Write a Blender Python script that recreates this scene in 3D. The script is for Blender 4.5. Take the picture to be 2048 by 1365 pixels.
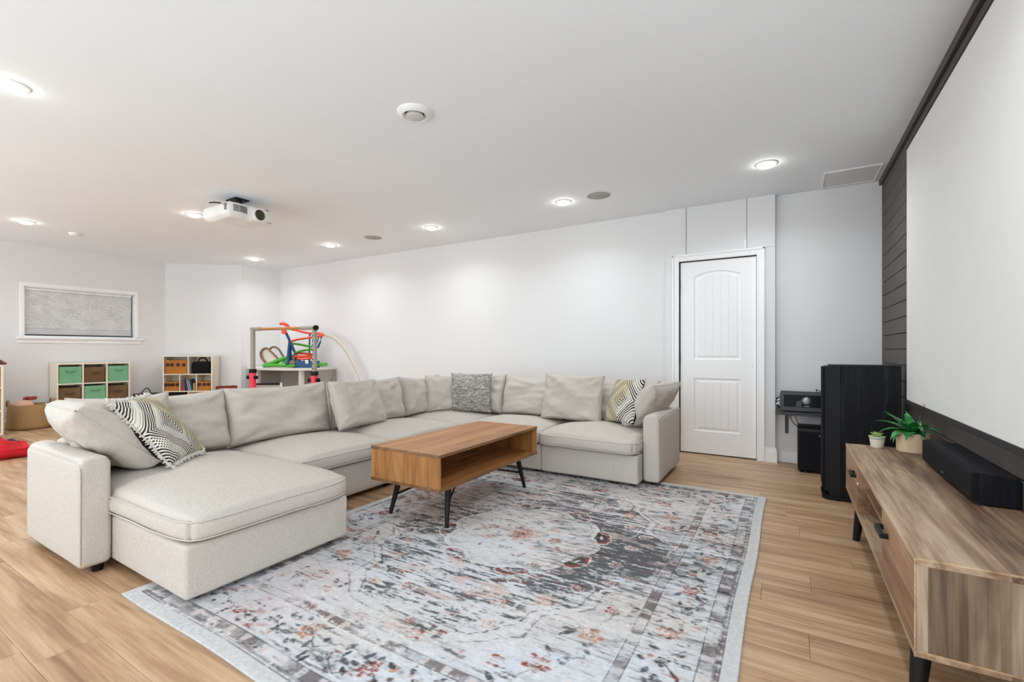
import bpy, bmesh, math, random
import numpy as np
from mathutils import Vector, Matrix, noise

random.seed(7)
np.random.seed(7)
for o in list(bpy.data.objects):
    bpy.data.objects.remove(o, do_unlink=True)
scene = bpy.context.scene
COL = scene.collection
PI = math.pi

# ------------------------------------------------------------------ camera
CEIL = 2.612
cam_d = bpy.data.cameras.new('camera')
cam = bpy.data.objects.new('camera', cam_d)
COL.objects.link(cam)
cam.location = (0, 0, 1.093)
cam.rotation_euler = (PI / 2, 0, math.radians(31.083))
cam_d.sensor_width = 36.0
cam_d.lens = 922.32 / 2048 * 36.0
cam_d.shift_y = 18.5 / 2048
cam_d.clip_start = 0.02
scene.camera = cam

# ------------------------------------------------------------------ world, exposure, lamp strength
world = bpy.data.worlds.new('world')
scene.world = world
world.use_nodes = True
world.node_tree.nodes['Background'].inputs[0].default_value = (0.87, 0.945, 1.0, 1)
world.node_tree.nodes['Background'].inputs[1].default_value = 1.5
LAMP_W = 4.7           # watts of each recessed lamp
LENS_E = 28.0
scene.view_settings.view_transform = 'Standard'
scene.view_settings.look = 'None'
scene.view_settings.gamma = 1.0
scene.view_settings.use_curve_mapping = False
scene.view_settings.exposure = 0.67
try:
    scene.cycles.use_denoising = True
    scene.cycles.max_bounces = 8
    scene.cycles.diffuse_bounces = 5
    scene.cycles.glossy_bounces = 3
    scene.cycles.transmission_bounces = 4
    scene.cycles.use_adaptive_sampling = True
    scene.cycles.adaptive_threshold = 0.08
    scene.cycles.adaptive_min_samples = 16
    scene.cycles.caustics_reflective = False
    scene.cycles.caustics_refractive = False
    scene.cycles.sample_clamp_indirect = 6.0
except Exception:
    pass

# ------------------------------------------------------------------ helpers
def lin(r, g, b, a=1.0):
    def f(c):
        c /= 255.0
        return c / 12.92 if c <= 0.04045 else ((c + 0.055) / 1.055) ** 2.4
    return (f(r), f(g), f(b), a)

def tag(o, label=None, cat=None, group=None, kind=None):
    if label: o['label'] = label
    if cat: o['category'] = cat
    if group: o['group'] = group
    if kind: o['kind'] = kind
    return o

def thing(name, label, cat, loc=(0, 0, 0), rz=0.0, group=None, kind=None):
    o = bpy.data.objects.new(name, None)
    COL.objects.link(o)
    o.empty_display_size = 0.1
    o.location = loc
    o.rotation_euler = (0, 0, rz)
    return tag(o, label, cat, group, kind)

def link(name, me, mat=None, parent=None, local=False, label=None, kind=None):
    """link one mesh object; geometry is in world coordinates unless local"""
    o = bpy.data.objects.new(name, me)
    COL.objects.link(o)
    if mat is not None and len(me.materials) == 0:
        me.materials.append(mat)
    if parent is not None:
        o.parent = parent
        if not local:
            m = Matrix.Identity(4)
            chain = []
            p = parent
            while p is not None:
                chain.append(p); p = p.parent
            for p in reversed(chain):
                m = m @ p.matrix_parent_inverse @ p.matrix_basis
            o.matrix_parent_inverse = m.inverted()
    if label: o['label'] = label
    if kind: o['kind'] = kind
    return o

def mesh_of(bm, smooth=0, name='m'):
    bmesh.ops.recalc_face_normals(bm, faces=bm.faces[:])
    me = bpy.data.meshes.new(name)
    bm.to_mesh(me)
    bm.free()
    if smooth:
        me.polygons.foreach_set('use_smooth', [True] * len(me.polygons))
        me.set_sharp_from_angle(angle=math.radians(smooth))
    return me

def obj(name, bm, mat, parent=None, smooth=0, local=False, label=None, kind=None):
    return link(name, mesh_of(bm, smooth, name), mat, parent, local, label, kind)

def B():
    return bmesh.new()

def box(bm, x0, x1, y0, y1, z0, z1, bev=0.0, seg=2, mat=None):
    """axis-aligned box, optional bevel; mat = Matrix applied after"""
    m = Matrix.Translation(((x0 + x1) / 2, (y0 + y1) / 2, (z0 + z1) / 2)) @ Matrix.Diagonal((abs(x1 - x0), abs(y1 - y0), abs(z1 - z0), 1))
    r = bmesh.ops.create_cube(bm, size=1.0, matrix=m)
    vs = r['verts']
    if bev > 0:
        es = list({e for v in vs for e in v.link_edges})
        rr = bmesh.ops.bevel(bm, geom=es, offset=bev, segments=seg, profile=0.5, affect='EDGES')
        vs = list({v for f in rr['faces'] for v in f.verts} | {v for v in vs if v.is_valid})
    if mat is not None:
        bmesh.ops.transform(bm, matrix=mat, verts=vs)
    return bm

def bbox(*a, **k):
    return box(B(), *a, **k)

def prism(bm, pts, z0, z1, mat=None):
    """extrude an XY polygon from z0 to z1"""
    lo = [bm.verts.new((p[0], p[1], z0)) for p in pts]
    hi = [bm.verts.new((p[0], p[1], z1)) for p in pts]
    n = len(pts)
    bm.faces.new(lo[::-1]); bm.faces.new(hi)
    for i in range(n):
        bm.faces.new((lo[i], lo[(i + 1) % n], hi[(i + 1) % n], hi[i]))
    if mat is not None:
        bmesh.ops.transform(bm, matrix=mat, verts=lo + hi)
    return bm

def frame_at(d):
    d = d.normalized()
    up = Vector((0, 0, 1)) if abs(d.z) < 0.95 else Vector((1, 0, 0))
    a = d.cross(up).normalized()
    return a, a.cross(d).normalized()

def tube(bm, pts, r, seg=8, closed=False, caps=True, flat=1.0, up=None):
    """tube along a polyline; r a number or a list; flat squashes the second axis"""
    pts = [Vector(p) for p in pts]
    n = len(pts)
    rs = r if isinstance(r, (list, tuple)) else [r] * n
    rings = []
    for i, p in enumerate(pts):
        if closed:
            d = pts[(i + 1) % n] - pts[i - 1]
        else:
            d = pts[min(i + 1, n - 1)] - pts[max(i - 1, 0)]
        if up is not None:
            dn = d.normalized(); a = dn.cross(Vector(up)).normalized(); b = a.cross(dn).normalized()
        else:
            a, b = frame_at(d)
        rings.append([bm.verts.new(p + (a * math.cos(2 * PI * k / seg) + b * flat * math.sin(2 * PI * k / seg)) * rs[i]) for k in range(seg)])
    m = n if closed else n - 1
    for i in range(m):
        A, C = rings[i], rings[(i + 1) % n]
        for k in range(seg):
            bm.faces.new((A[k], A[(k + 1) % seg], C[(k + 1) % seg], C[k]))
    if caps and not closed:
        bm.faces.new(rings[0][::-1]); bm.faces.new(rings[-1])
    return bm

def lathe(bm, prof, c=(0, 0, 0), seg=32, sx=1.0, sy=1.0, mat=None):
    """profile [(r,z)...] turned round z; r=0 closes"""
    rings = []
    allv = []
    for r, z in prof:
        if r <= 1e-6:
            v = bm.verts.new((c[0], c[1], c[2] + z)); rings.append([v]); allv.append(v)
        else:
            ring = [bm.verts.new((c[0] + r * sx * math.cos(2 * PI * k / seg), c[1] + r * sy * math.sin(2 * PI * k / seg), c[2] + z)) for k in range(seg)]
            rings.append(ring); allv += ring
    for A, C in zip(rings, rings[1:]):
        for k in range(seg):
            k2 = (k + 1) % seg
            if len(A) == 1 and len(C) == 1: continue
            if len(A) == 1: bm.faces.new((A[0], C[k2], C[k]))
            elif len(C) == 1: bm.faces.new((A[k], A[k2], C[0]))
            else: bm.faces.new((A[k], A[k2], C[k2], C[k]))
    if mat is not None:
        bmesh.ops.transform(bm, matrix=mat, verts=allv)
    return bm

def softbox(bm, c, s, r, n=10, deform=None):
    """rounded, subdivided box: centre c, size s, edge radius r, deform(p_local, uvw) -> offset"""
    hx, hy, hz = s[0] / 2, s[1] / 2, s[2] / 2
    r = min(r, hx * .99, hy * .99, hz * .99)
    def ticks(h):
        k = max(2, n)
        core = [-(h - r) + 2 * (h - r) * i / k for i in range(k + 1)]
        edge = [h - r * (1 - math.sin(PI / 4 * j / 3) / math.sin(PI / 4)) for j in (1, 2, 3)] if False else [h - r * (1 - math.tan(PI / 4 * j / 3)) for j in (1, 2, 3)]
        return [-e for e in edge[::-1]] + core + edge
    T = (ticks(hx), ticks(hy), ticks(hz))
    H = (hx, hy, hz)
    cache = {}
    def vert(p):
        key = tuple(round(q, 6) for q in p)
        if key in cache: return cache[key]
        q = Vector(p)
        inner = Vector([max(-(H[i] - r), min(H[i] - r, q[i])) for i in range(3)])
        d = q - inner
        if d.length > 1e-9:
            q = inner + d.normalized() * r
        if deform:
            uvw = (p[0] / hx, p[1] / hy, p[2] / hz)
            q = q + Vector(deform(q, uvw))
        v = bm.verts.new(q + Vector(c))
        cache[key] = v
        return v
    for ax in range(3):
        a, b = [(1, 2), (0, 2), (0, 1)][ax]
        for sg in (-1, 1):
            for i in range(len(T[a]) - 1):
                for j in range(len(T[b]) - 1):
                    q = []
                    for (ii, jj) in ((i, j), (i + 1, j), (i + 1, j + 1), (i, j + 1)):
                        p = [0, 0, 0]; p[ax] = sg * H[ax]; p[a] = T[a][ii]; p[b] = T[b][jj]
                        q.append(vert(p))
                    if len(set(q)) >= 3:
                        try: bm.faces.new(q)
                        except ValueError: pass
    return bm

def wob(p, s, amp, seed=0.0):
    return noise.noise(Vector((p[0] * s + seed, p[1] * s + seed * 1.7, p[2] * s - seed))) * amp

def basis(center, w, h):
    """matrix with local X along w, local Z along h (both world vectors), origin at center"""
    X = Vector(w).normalized()
    Z = Vector(h); Z = (Z - X * Z.dot(X)).normalized()
    Y = Z.cross(X)
    m = Matrix(((X.x, Y.x, Z.x, center[0]), (X.y, Y.y, Z.y, center[1]), (X.z, Y.z, Z.z, center[2]), (0, 0, 0, 1)))
    return m

def pillow_mesh(W, H, T, n=30, full=0.42, pinch=0.06, wr=0.006, sag=0.0, seed=0.0, name='pillow', power=2.0, slump=0.0):
    """knife-edge pillow in local XZ plane, thickness along Y (front is -Y). UV from (u,v)."""
    verts, uvs, faces, mats = [], [], [], []
    def pos(u, v, side):
        e = (max(0.0, 1 - abs(u) ** power) * max(0.0, 1 - abs(v) ** power)) ** full
        x = W / 2 * u * (1 - pinch * (1 - v * v) * u * u)
        z = H / 2 * v * (1 - pinch * (1 - u * u) * v * v)
        th = T / 2 * e * (1 - sag * v)
        wv = noise.noise(Vector((u * 1.6 + seed, v * 1.6 - seed, seed + side))) * wr * 2.2 * e
        wv += noise.noise(Vector((u * 3.2 + v * 2 + seed * 2, v * 4 - u * 1.5, seed - side))) * wr * e ** .5
        # radiating creases from the corners
        cr = 0
        for cu in (-1, 1):
            for cv in (-1, 1):
                du, dv = u - cu, v - cv
                d = math.hypot(du, dv)
                if d < 0.9:
                    a = math.atan2(dv, du)
                    cr += math.sin(a * 9 + seed * 3 + cu) * (0.9 - d) * d * wr * 1.8
        y = side * (th + wv) + cr * (0.5 if side > 0 else 1) * e ** .3
        z -= slump * max(0, v) * (0.35 + 0.65 * math.cos(u * PI / 2)) * H + slump * .25 * H * max(0, v) * noise.noise(Vector((u * 1.3 + seed, 3.1, seed)))
        return (x, y, z)
    idx = {}
    for side in (-1, 1):
        for i in range(n + 1):
            for j in range(n + 1):
                # denser near the edges
                u = math.sin((i / n - .5) * PI) * .35 + (2 * i / n - 1) * .65
                v = math.sin((j / n - .5) * PI) * .35 + (2 * j / n - 1) * .65
                edge = i in (0, n) or j in (0, n)
                key = (i, j, 0 if edge else side)
                if key not in idx:
                    idx[key] = len(verts)
                    verts.append(pos(u, v, 0 if edge else side)); uvs.append((u, v))
    for side in (-1, 1):
        for i in range(n):
            for j in range(n):
                q = []
                for (a, b) in ((i, j), (i + 1, j), (i + 1, j + 1), (i, j + 1)):
                    e = a in (0, n) or b in (0, n)
                    q.append(idx[(a, b, 0 if e else side)])
                faces.append(q if side < 0 else q[::-1]); mats.append(0 if side < 0 else 1)
    me = bpy.data.meshes.new(name)
    me.from_pydata(verts, [], faces)
    uv = me.uv_layers.new(name='UVMap')
    for lp in me.loops:
        uv.data[lp.index].uv = (uvs[lp.vertex_index][0] * .5 + .5, uvs[lp.vertex_index][1] * .5 + .5)
    me.polygons.foreach_set('use_smooth', [True] * len(faces))
    border = [idx[(i, 0, 0)] for i in range(n)] + [idx[(n, j, 0)] for j in range(n)] + [idx[(i, n, 0)] for i in range(n, 0, -1)] + [idx[(0, j, 0)] for j in range(n, 0, -1)]
    return me, [Vector(verts[k]) for k in border], mats

# ------------------------------------------------------------------ materials
class NT:
    def __init__(s, name):
        s.m = bpy.data.materials.new(name)
        s.m.use_nodes = True
        s.t = s.m.node_tree
        s.b = s.t.nodes['Principled BSDF']
    def n(s, typ, **kw):
        nd = s.t.nodes.new(typ)
        for k, v in kw.items():
            if k.startswith('_'): setattr(nd, k[1:], v)
            else:
                key = int(k[1:]) if (k[0] == 'i' and k[1:].isdigit()) else k
                if isinstance(v, tuple) and len(v) == 2 and hasattr(v[0], 'outputs'):
                    s.t.links.new(v[0].outputs[v[1]], nd.inputs[key])
                else:
                    nd.inputs[key].default_value = v
        return nd
    def l(s, a, ao, b, bi):
        s.t.links.new(a.outputs[ao], b.inputs[bi])
    def math(s, op, a, b=None, c=None, clamp=False):
        nd = s.t.nodes.new('ShaderNodeMath'); nd.operation = op; nd.use_clamp = clamp
        for i, x in enumerate((a, b, c)):
            if x is None: continue
            if isinstance(x, tuple): s.t.links.new(x[0].outputs[x[1]], nd.inputs[i])
            else: nd.inputs[i].default_value = x
        return (nd, 0)
    def ramp(s, src, stops, interp='LINEAR'):
        nd = s.t.nodes.new('ShaderNodeValToRGB')
        cr = nd.color_ramp; cr.interpolation = interp
        while len(cr.elements) < len(stops): cr.elements.new(0.5)
        for e, (p, c) in zip(cr.elements, stops):
            e.position = p; e.color = c
        s.t.links.new(src[0].outputs[src[1]], nd.inputs[0])
        return (nd, 0)
    def mix(s, fac, a, b, mode='MIX'):
        nd = s.t.nodes.new('ShaderNodeMix'); nd.data_type = 'RGBA'; nd.blend_type = mode
        for k, x in ((0, fac), (6, a), (7, b)):
            if isinstance(x, tuple) and len(x) == 2 and hasattr(x[0], 'outputs'): s.t.links.new(x[0].outputs[x[1]], nd.inputs[k])
            else: nd.inputs[k].default_value = x
        return (nd, 2)
    def col(s, src): s.t.links.new(src[0].outputs[src[1]], s.b.inputs['Base Color'])
    def bump(s, src, strength=0.2, dist=0.01):
        nd = s.t.nodes.new('ShaderNodeBump'); nd.inputs['Strength'].default_value = strength; nd.inputs['Distance'].default_value = dist
        s.t.links.new(src[0].outputs[src[1]], nd.inputs['Height'])
        s.t.links.new(nd.outputs[0], s.b.inputs['Normal'])
    def coords(s, scale=(1, 1, 1), kind='Object', rot=(0, 0, 0)):
        mp = s.t.nodes.new('ShaderNodeMapping'); mp.inputs['Scale'].default_value = scale; mp.inputs['Rotation'].default_value = rot
        if kind == 'World':
            g = s.t.nodes.new('ShaderNodeNewGeometry'); s.t.links.new(g.outputs['Position'], mp.inputs[0])
        else:
            g = s.t.nodes.new('ShaderNodeTexCoord'); s.t.links.new(g.outputs[kind], mp.inputs[0])
        return (mp, 0)
    def noise(s, vec, scale=5, detail=4, rough=.5, dist=0.0):
        nd = s.t.nodes.new('ShaderNodeTexNoise')
        nd.inputs['Scale'].default_value = scale; nd.inputs['Detail'].default_value = detail
        nd.inputs['Roughness'].default_value = rough; nd.inputs['Distortion'].default_value = dist
        if vec: s.t.links.new(vec[0].outputs[vec[1]], nd.inputs['Vector'])
        return (nd, 0)

M = {}
def plain(name, rgb, rough=.5, metal=0.0, bump=0.0, bscale=200, var=0.06, spec=None):
    t = NT(name)
    c = lin(*rgb)
    v = t.coords()
    nz = t.noise(v, 6, 1)
    d = tuple(max(0, x * (1 - var)) for x in c[:3]) + (1,)
    u = tuple(min(1, x * (1 + var)) for x in c[:3]) + (1,)
    t.col(t.ramp(nz, [(.3, d), (.7, u)]))
    t.b.inputs['Roughness'].default_value = rough
    t.b.inputs['Metallic'].default_value = metal
    if spec is not None: t.b.inputs['Specular IOR Level'].default_value = spec
    if bump > 0:
        t.bump(t.noise(v, bscale, 1), bump, .003)
    M[name] = t.m
    return t.m

def fabric(name, rgb, weave=420, var=.10, bump=.35):
    t = NT(name)
    v = t.coords()
    vx = t.coords((1, 1, .25)); vz = t.coords((.25, .25, 1))
    a = t.noise(vx, weave, 1); b = t.noise(vz, weave, 1)
    w = t.math('ADD', a, b)
    big = t.noise(v, 5, 2)
    c = lin(*rgb)
    d = tuple(x * (1 - var * 1.6) for x in c[:3]) + (1,); u = tuple(min(1, x * (1 + var)) for x in c[:3]) + (1,)
    c1 = t.ramp(t.math('MULTIPLY', w, .5), [(.36, d), (.62, u)])
    c2 = t.mix(t.math('MULTIPLY', big, .25), c1, tuple(x * .86 for x in c[:3]) + (1,))
    t.col(c2)
    t.b.inputs['Roughness'].default_value = .95
    t.b.inputs['Specular IOR Level'].default_value = .15
    t.bump(w, bump, .002)
    M[name] = t.m
    return t.m

def wood(name, dark, mid, light, grain=1, scale=1.0, rough=.5, band=None, bandw=.09, spread=1.0, bandk=.16):
    """grain: axis index (0,1,2) the fibres run along. band: axis across which tone steps run"""
    t = NT(name)
    sc = [9.0, 9.0, 9.0]; sc[grain] = 1.1
    fi = [70.0, 70.0, 70.0]; fi[grain] = 2.5
    sc = tuple(x * scale for x in sc); fi = tuple(x * scale for x in fi)
    n1 = t.noise(t.coords(sc), 1.0, 4, .6, 1.4)
    n2 = t.noise(t.coords(fi), 1.0, 2, .6, .0)
    k = t.math('ADD', t.math('MULTIPLY', n1, .68), t.math('MULTIPLY', n2, .32))
    if band is not None:
        sep = t.n('ShaderNodeSeparateXYZ'); t.t.links.new(t.coords()[0].outputs[0], sep.inputs[0])
        fl = t.math('FLOOR', t.math('DIVIDE', (sep, band), bandw))
        wn = t.n('ShaderNodeTexWhiteNoise', _noise_dimensions='1D'); t.t.links.new(fl[0].outputs[0], wn.inputs['W'])
        k = t.math('ADD', k, t.math('MULTIPLY', t.math('SUBTRACT', (wn, 0), .5), bandk))
    lo, hi = .5 - .17 * spread, .5 + .17 * spread
    t.col(t.ramp(k, [(lo, lin(*dark)), (.5, lin(*mid)), (hi, lin(*light))]))
    t.b.inputs['Roughness'].default_value = rough
    t.bump(n2, .08, .002)
    M[name] = t.m
    return t.m

# walls, ceiling: slightly mottled paint
def paint(name, rgb, rough=.6):
    t = NT(name)
    v = t.coords()
    c = lin(*rgb)
    t.col(t.ramp(t.noise(v, 1.2, 1), [(.3, tuple(x * .985 for x in c[:3]) + (1,)), (.7, c)]))
    t.b.inputs['Roughness'].default_value = rough
    t.b.inputs['Specular IOR Level'].default_value = .3
    M[name] = t.m
    return t.m
paint('wall_paint', (229, 229, 229))
paint('ceiling_paint', (242, 247, 251), .8)
paint('trim_paint', (247, 247, 247), .4)
paint('door_paint', (247, 247, 247), .45)
plain('shiplap_paint', (72, 66, 62), .55, bump=.05, bscale=60, var=.08)
plain('screen_white', (226, 226, 224), .9, var=.01)
plain('velvet_black', (40, 39, 38), .9, bump=.1)
plain('black_metal', (20, 20, 21), .5, spec=.3)
plain('black_plastic', (14, 15, 18), .5, spec=.25)
plain('black_gloss', (4, 5, 8), .3, spec=.2)
plain('dark_gap', (18, 15, 13), .9)
plain('subfloor', (70, 52, 38), .9)
plain('grey_metal', (150, 148, 142), .4, metal=.4)
plain('steel', (150, 152, 156), .35, metal=.8)
plain('grille_grey', (170, 170, 168), .7, bump=.3, bscale=900)
plain('white_plastic', (236, 236, 234), .35)
plain('vent_grey', (205, 205, 202), .5)
plain('lens_glass', (60, 52, 30), .08)
plain('bracket_grey', (70, 72, 74), .5)
fabric('sofa_fabric', (204, 197, 188))
fabric('piping_fabric', (206, 200, 192))
fabric('pillow_fabric', (201, 194, 185))
fabric('blackcloth', (26, 25, 24))
fabric('fringe_white', (232, 228, 220))
fabric('grille_cloth', (30, 30, 33), 700, .12, .3)
wood('table_wood_top', (134, 84, 44), (176, 122, 72), (202, 152, 100), grain=1, band=0, bandw=.11, spread=1.35, bandk=.10)
wood('table_wood_end', (112, 68, 32), (166, 113, 62), (200, 150, 98), grain=2, band=0, bandw=.085, spread=1.3, bandk=.12)
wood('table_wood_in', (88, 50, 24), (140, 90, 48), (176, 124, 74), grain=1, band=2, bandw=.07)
wood('tv_wood_top', (92, 68, 50), (148, 119, 93), (186, 160, 134), grain=1, band=0, bandw=.12, spread=.95)
wood('tv_wood_end', (92, 72, 56), (140, 116, 94), (186, 166, 142), grain=2, band=0, bandw=.08, spread=1.0)
wood('tv_wood_front', (104, 72, 48), (150, 112, 82), (176, 138, 106), grain=1, band=2, bandw=.2, spread=1.2)
wood('edge_band', (150, 118, 86), (190, 160, 128), (214, 188, 156), grain=1)
wood('edge_band_dark', (98, 68, 42), (128, 92, 60), (150, 112, 78), grain=1)
wood('bar_wood', (150, 98, 55), (186, 128, 76), (205, 150, 98), grain=0, scale=2)
wood('cream_wood', (226, 212, 186), (238, 226, 204), (244, 236, 218), grain=2)
BA = wood('black_ash', (6, 6, 9), (10, 11, 15), (34, 35, 42), grain=2, scale=1.6, rough=.55)
BA.node_tree.nodes['Principled BSDF'].inputs['Specular IOR Level'].default_value = .25

# floor planks: grain along X, tone and figure differ from plank to plank
t = NT('plank_vinyl')
oi = t.n('ShaderNodeObjectInfo')
geo = t.n('ShaderNodeNewGeometry')
off = t.n('ShaderNodeVectorMath', _operation='SCALE'); off.inputs[0].default_value = (37.0, 91.0, 13.0)
t.t.links.new(oi.outputs['Random'], off.inputs['Scale'])
addv = t.n('ShaderNodeVectorMath', _operation='ADD')
t.l(geo, 'Position', addv, 0); t.l(off, 0, addv, 1)
def mapped(sc):
    mp = t.n('ShaderNodeMapping'); mp.inputs['Scale'].default_value = sc
    t.l(addv, 0, mp, 0)
    return (mp, 0)
big = t.noise(mapped((.8, 8.5, 1)), 1.5, 4, .55, .7)
fib = t.noise(mapped((3.0, 75.0, 1)), 1.0, 3, .6, .0)
k = t.math('ADD', t.math('MULTIPLY', big, .62), t.math('MULTIPLY', fib, .38))
k = t.math('ADD', k, t.math('MULTIPLY', t.math('SUBTRACT', (oi, 'Random'), .5), .07))
t.col(t.ramp(k, [(.32, lin(138, 103, 74)), (.48, lin(178, 143, 108)), (.66, lin(208, 177, 144))]))
rr = t.ramp(fib, [(.3, (.34, .34, .34, 1)), (.7, (.5, .5, .5, 1))])
t.t.links.new(rr[0].outputs[0], t.b.inputs['Roughness'])
t.bump(fib, .05, .002)
M['plank_vinyl'] = t.m

def emis(name, rgb, e):
    t = NT(name)
    t.b.inputs['Base Color'].default_value = rgb
    t.b.inputs['Emission Color'].default_value = rgb
    t.b.inputs['Emission Strength'].default_value = e
    M[name] = t.m
emis('lamp_lens', (1.0, .97, .92, 1), LENS_E)

# kilim pillow: nested diamonds, half black on white, half olive
def kilim(name, flip):
    t = NT(name)
    tc = t.n('ShaderNodeTexCoord')
    sep = t.n('ShaderNodeSeparateXYZ'); t.l(tc, 'UV', sep, 0)
    u = t.math('SUBTRACT', (sep, 0), .5); v = t.math('SUBTRACT', (sep, 1), .5)
    au = t.math('ABSOLUTE', t.math('SUBTRACT', u, .06)); av = t.math('ABSOLUTE', t.math('SUBTRACT', v, -.02))
    d = t.math('ADD', au, av)
    st = t.math('FRACT', t.math('MULTIPLY', d, 23.0 if flip > 0 else 15.0))
    line = t.math('LESS_THAN', st, .52)
    # outer zones are dashed weave
    dash = t.math('LESS_THAN', t.math('FRACT', t.math('MULTIPLY', t.math('SUBTRACT', u, v), 26.0)), .55)
    zone = t.math('GREATER_THAN', t.math('FRACT', t.math('MULTIPLY', d, 2.6)), .55)
    dashed = t.math('MULTIPLY', line, t.math('ADD', t.math('MULTIPLY', dash, zone), t.math('SUBTRACT', 1.0, zone)))
    nz = t.noise(t.coords((1, 1, 1), 'UV'), 120, 2)
    white = t.mix(nz, lin(214, 208, 196), lin(240, 236, 226))
    side = t.math('GREATER_THAN', t.math('ADD', t.math('MULTIPLY', u, 1.0 * flip), t.math('MULTIPLY', v, .35)), .10 if flip > 0 else -.12)
    dk = t.mix(side, lin(36, 40, 42), lin(112, 102, 78))
    lt = t.mix(side, white, lin(206, 196, 168))
    t.col(t.mix(dashed, lt, dk))
    t.b.inputs['Roughness'].default_value = .95
    t.bump(t.math('SUBTRACT', 1.0, dashed), .6, .004)
    M[name] = t.m
kilim('kilim_weave', 1.0)
kilim('kilim_weave_flipped', -1.0)

# shaggy grey pillow
t = NT('shag_grey')
v = t.coords((1, 1, 3.0))
a = t.noise(v, 13, 3, .7, 2.6)
t.col(t.ramp(a, [(.30, lin(92, 89, 84)), (.46, lin(158, 154, 147)), (.60, lin(220, 216, 208))]))
t.b.inputs['Roughness'].default_value = 1.0
t.bump(a, 1.0, .02)
M['shag_grey'] = t.m

# basket weave
t = NT('jute_weave')
v = t.coords((1, 1, 1))
w = t.n('ShaderNodeTexWave'); w.inputs['Scale'].default_value = 60; w.bands_direction = 'Z'; w.inputs['Distortion'].default_value = 1.5
t.l(v[0], 0, w, 'Vector')
t.col(t.ramp((w, 0), [(.2, lin(148, 112, 72)), (.8, lin(192, 156, 110))]))
t.b.inputs['Roughness'].default_value = .95
t.bump((w, 0), .4, .004)
M['jute_weave'] = t.m

# ================================================================== THE ROOM
XL, XR, YW, YB = -9.346, 0.703, 5.20, -1.1
YLW, YRW = 0.0, 0.85      # where the left and right walls end: cut short to let world light in
def struct(name, bm, mat, label, cat, smooth=0):
    o = obj(name, bm, mat, smooth=smooth)
    return tag(o, label, cat, kind='structure')

# ---- floor with single planks
floor = struct('floor', bbox(-9.5, .85, YB, 5.4, -.05, -.0105), M['subfloor'], 'light oak plank floor running under the whole room', 'floor')
PW, PL = .178, 1.22
def plank_mesh(L):
    bm = B()
    c = .0012
    x, y = L / 2 - .0004, PW / 2 - .0004
    lo = [bm.verts.new(p) for p in ((-x, -y, -.010), (x, -y, -.010), (x, y, -.010), (-x, y, -.010))]
    mi = [bm.verts.new(p) for p in ((-x, -y, -c), (x, -y, -c), (x, y, -c), (-x, y, -c))]
    hi = [bm.verts.new(p) for p in ((-x + c, -y + c, 0), (x - c, -y + c, 0), (x - c, y - c, 0), (-x + c, y - c, 0))]
    for a, b in ((lo, mi), (mi, hi)):
        for i in range(4):
            bm.faces.new((a[i], a[(i + 1) % 4], b[(i + 1) % 4], b[i]))
    bm.faces.new(hi)
    me = mesh_of(bm, name='plank'); me.materials.append(M['plank_vinyl'])
    return me
PM = {}
nrow = 0
y0 = .69 - PW * 10
rest = B()
rng = random.Random(3)
while y0 < 5.3:
    row = round((y0 - .69) / PW)
    st = {-1: -2.255, 0: -2.585, 10: .083}.get(row, -9.9 + (row * .437 % 1.0) * PL + rng.uniform(0, .15))
    while st > -9.40: st -= PL
    x = st
    while x < .75:
        a, b = max(x, -9.40), min(x + PL, .75)
        if b - a > .03:
            L = round(b - a, 3)
            cx, cy = (a + b) / 2, y0 + PW / 2
            # a plank is seen when some corner lies inside the view wedge
            vis = any(yy > .14 * abs(xx) - .12 and yy > .2 and (xx < .4 or yy > 1.3) for xx in (a, b, cx) for yy in (y0, y0 + PW))
            if vis:
                if L not in PM: PM[L] = plank_mesh(L)
                o = bpy.data.objects.new('plank', PM[L]); COL.objects.link(o)
                o.parent = floor; o.location = (cx, cy, 0)
            else:
                box(rest, a + .0004, b - .0004, y0 + .0004, y0 + PW - .0004, -.010, 0)
        x += PL
    y0 += PW
obj('planks', rest, M['plank_vinyl'], floor, kind='stuff')

# ---- ceiling and walls
struct('ceiling', bbox(-9.5, .85, YB, 5.4, CEIL, CEIL + .12), M['ceiling_paint'], 'flat white painted ceiling with recessed lamps', 'ceiling')
bm = B()
WY0, WY1, WZ0, WZ1 = 2.037, 3.337, 1.302, 2.012
box(bm, XL - .2, XL, YLW, WY0, -.05, CEIL + .1)
box(bm, XL - .2, XL, WY1, 3.80, -.05, CEIL + .1)
box(bm, XL - .2, XL, WY0, WY1, -.05, WZ0)
box(bm, XL - .2, XL, WY0, WY1, WZ1, CEIL + .1)
struct('wall_left', bm, M['wall_paint'], 'white end wall with a small high basement window', 'wall')
struct('wall_corner', prism(B(), [(-9.346, 3.768), (-8.402, 4.558), (-8.5, 4.70), (-9.5, 3.9)], -.05, CEIL + .1), M['wall_paint'], 'white angled wall behind the toy bookcase', 'wall')
struct('wall_end', prism(B(), [(-8.402, 4.558), (-8.245, 5.20), (-8.245, 5.35), (-8.6, 5.35), (-8.5, 4.6)], -.05, CEIL + .1), M['wall_paint'], 'short white wall piece in the far corner beside the desk', 'wall')
bm = B()
box(bm, -8.4, -1.16, YW, YW + .15, -.05, CEIL + .1)
box(bm, -.122, .85, YW + .03, YW + .18, -.05, CEIL + .1)
struct('wall_back', bm, M['wall_paint'], 'long bare white wall behind the sofa', 'wall')
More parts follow.
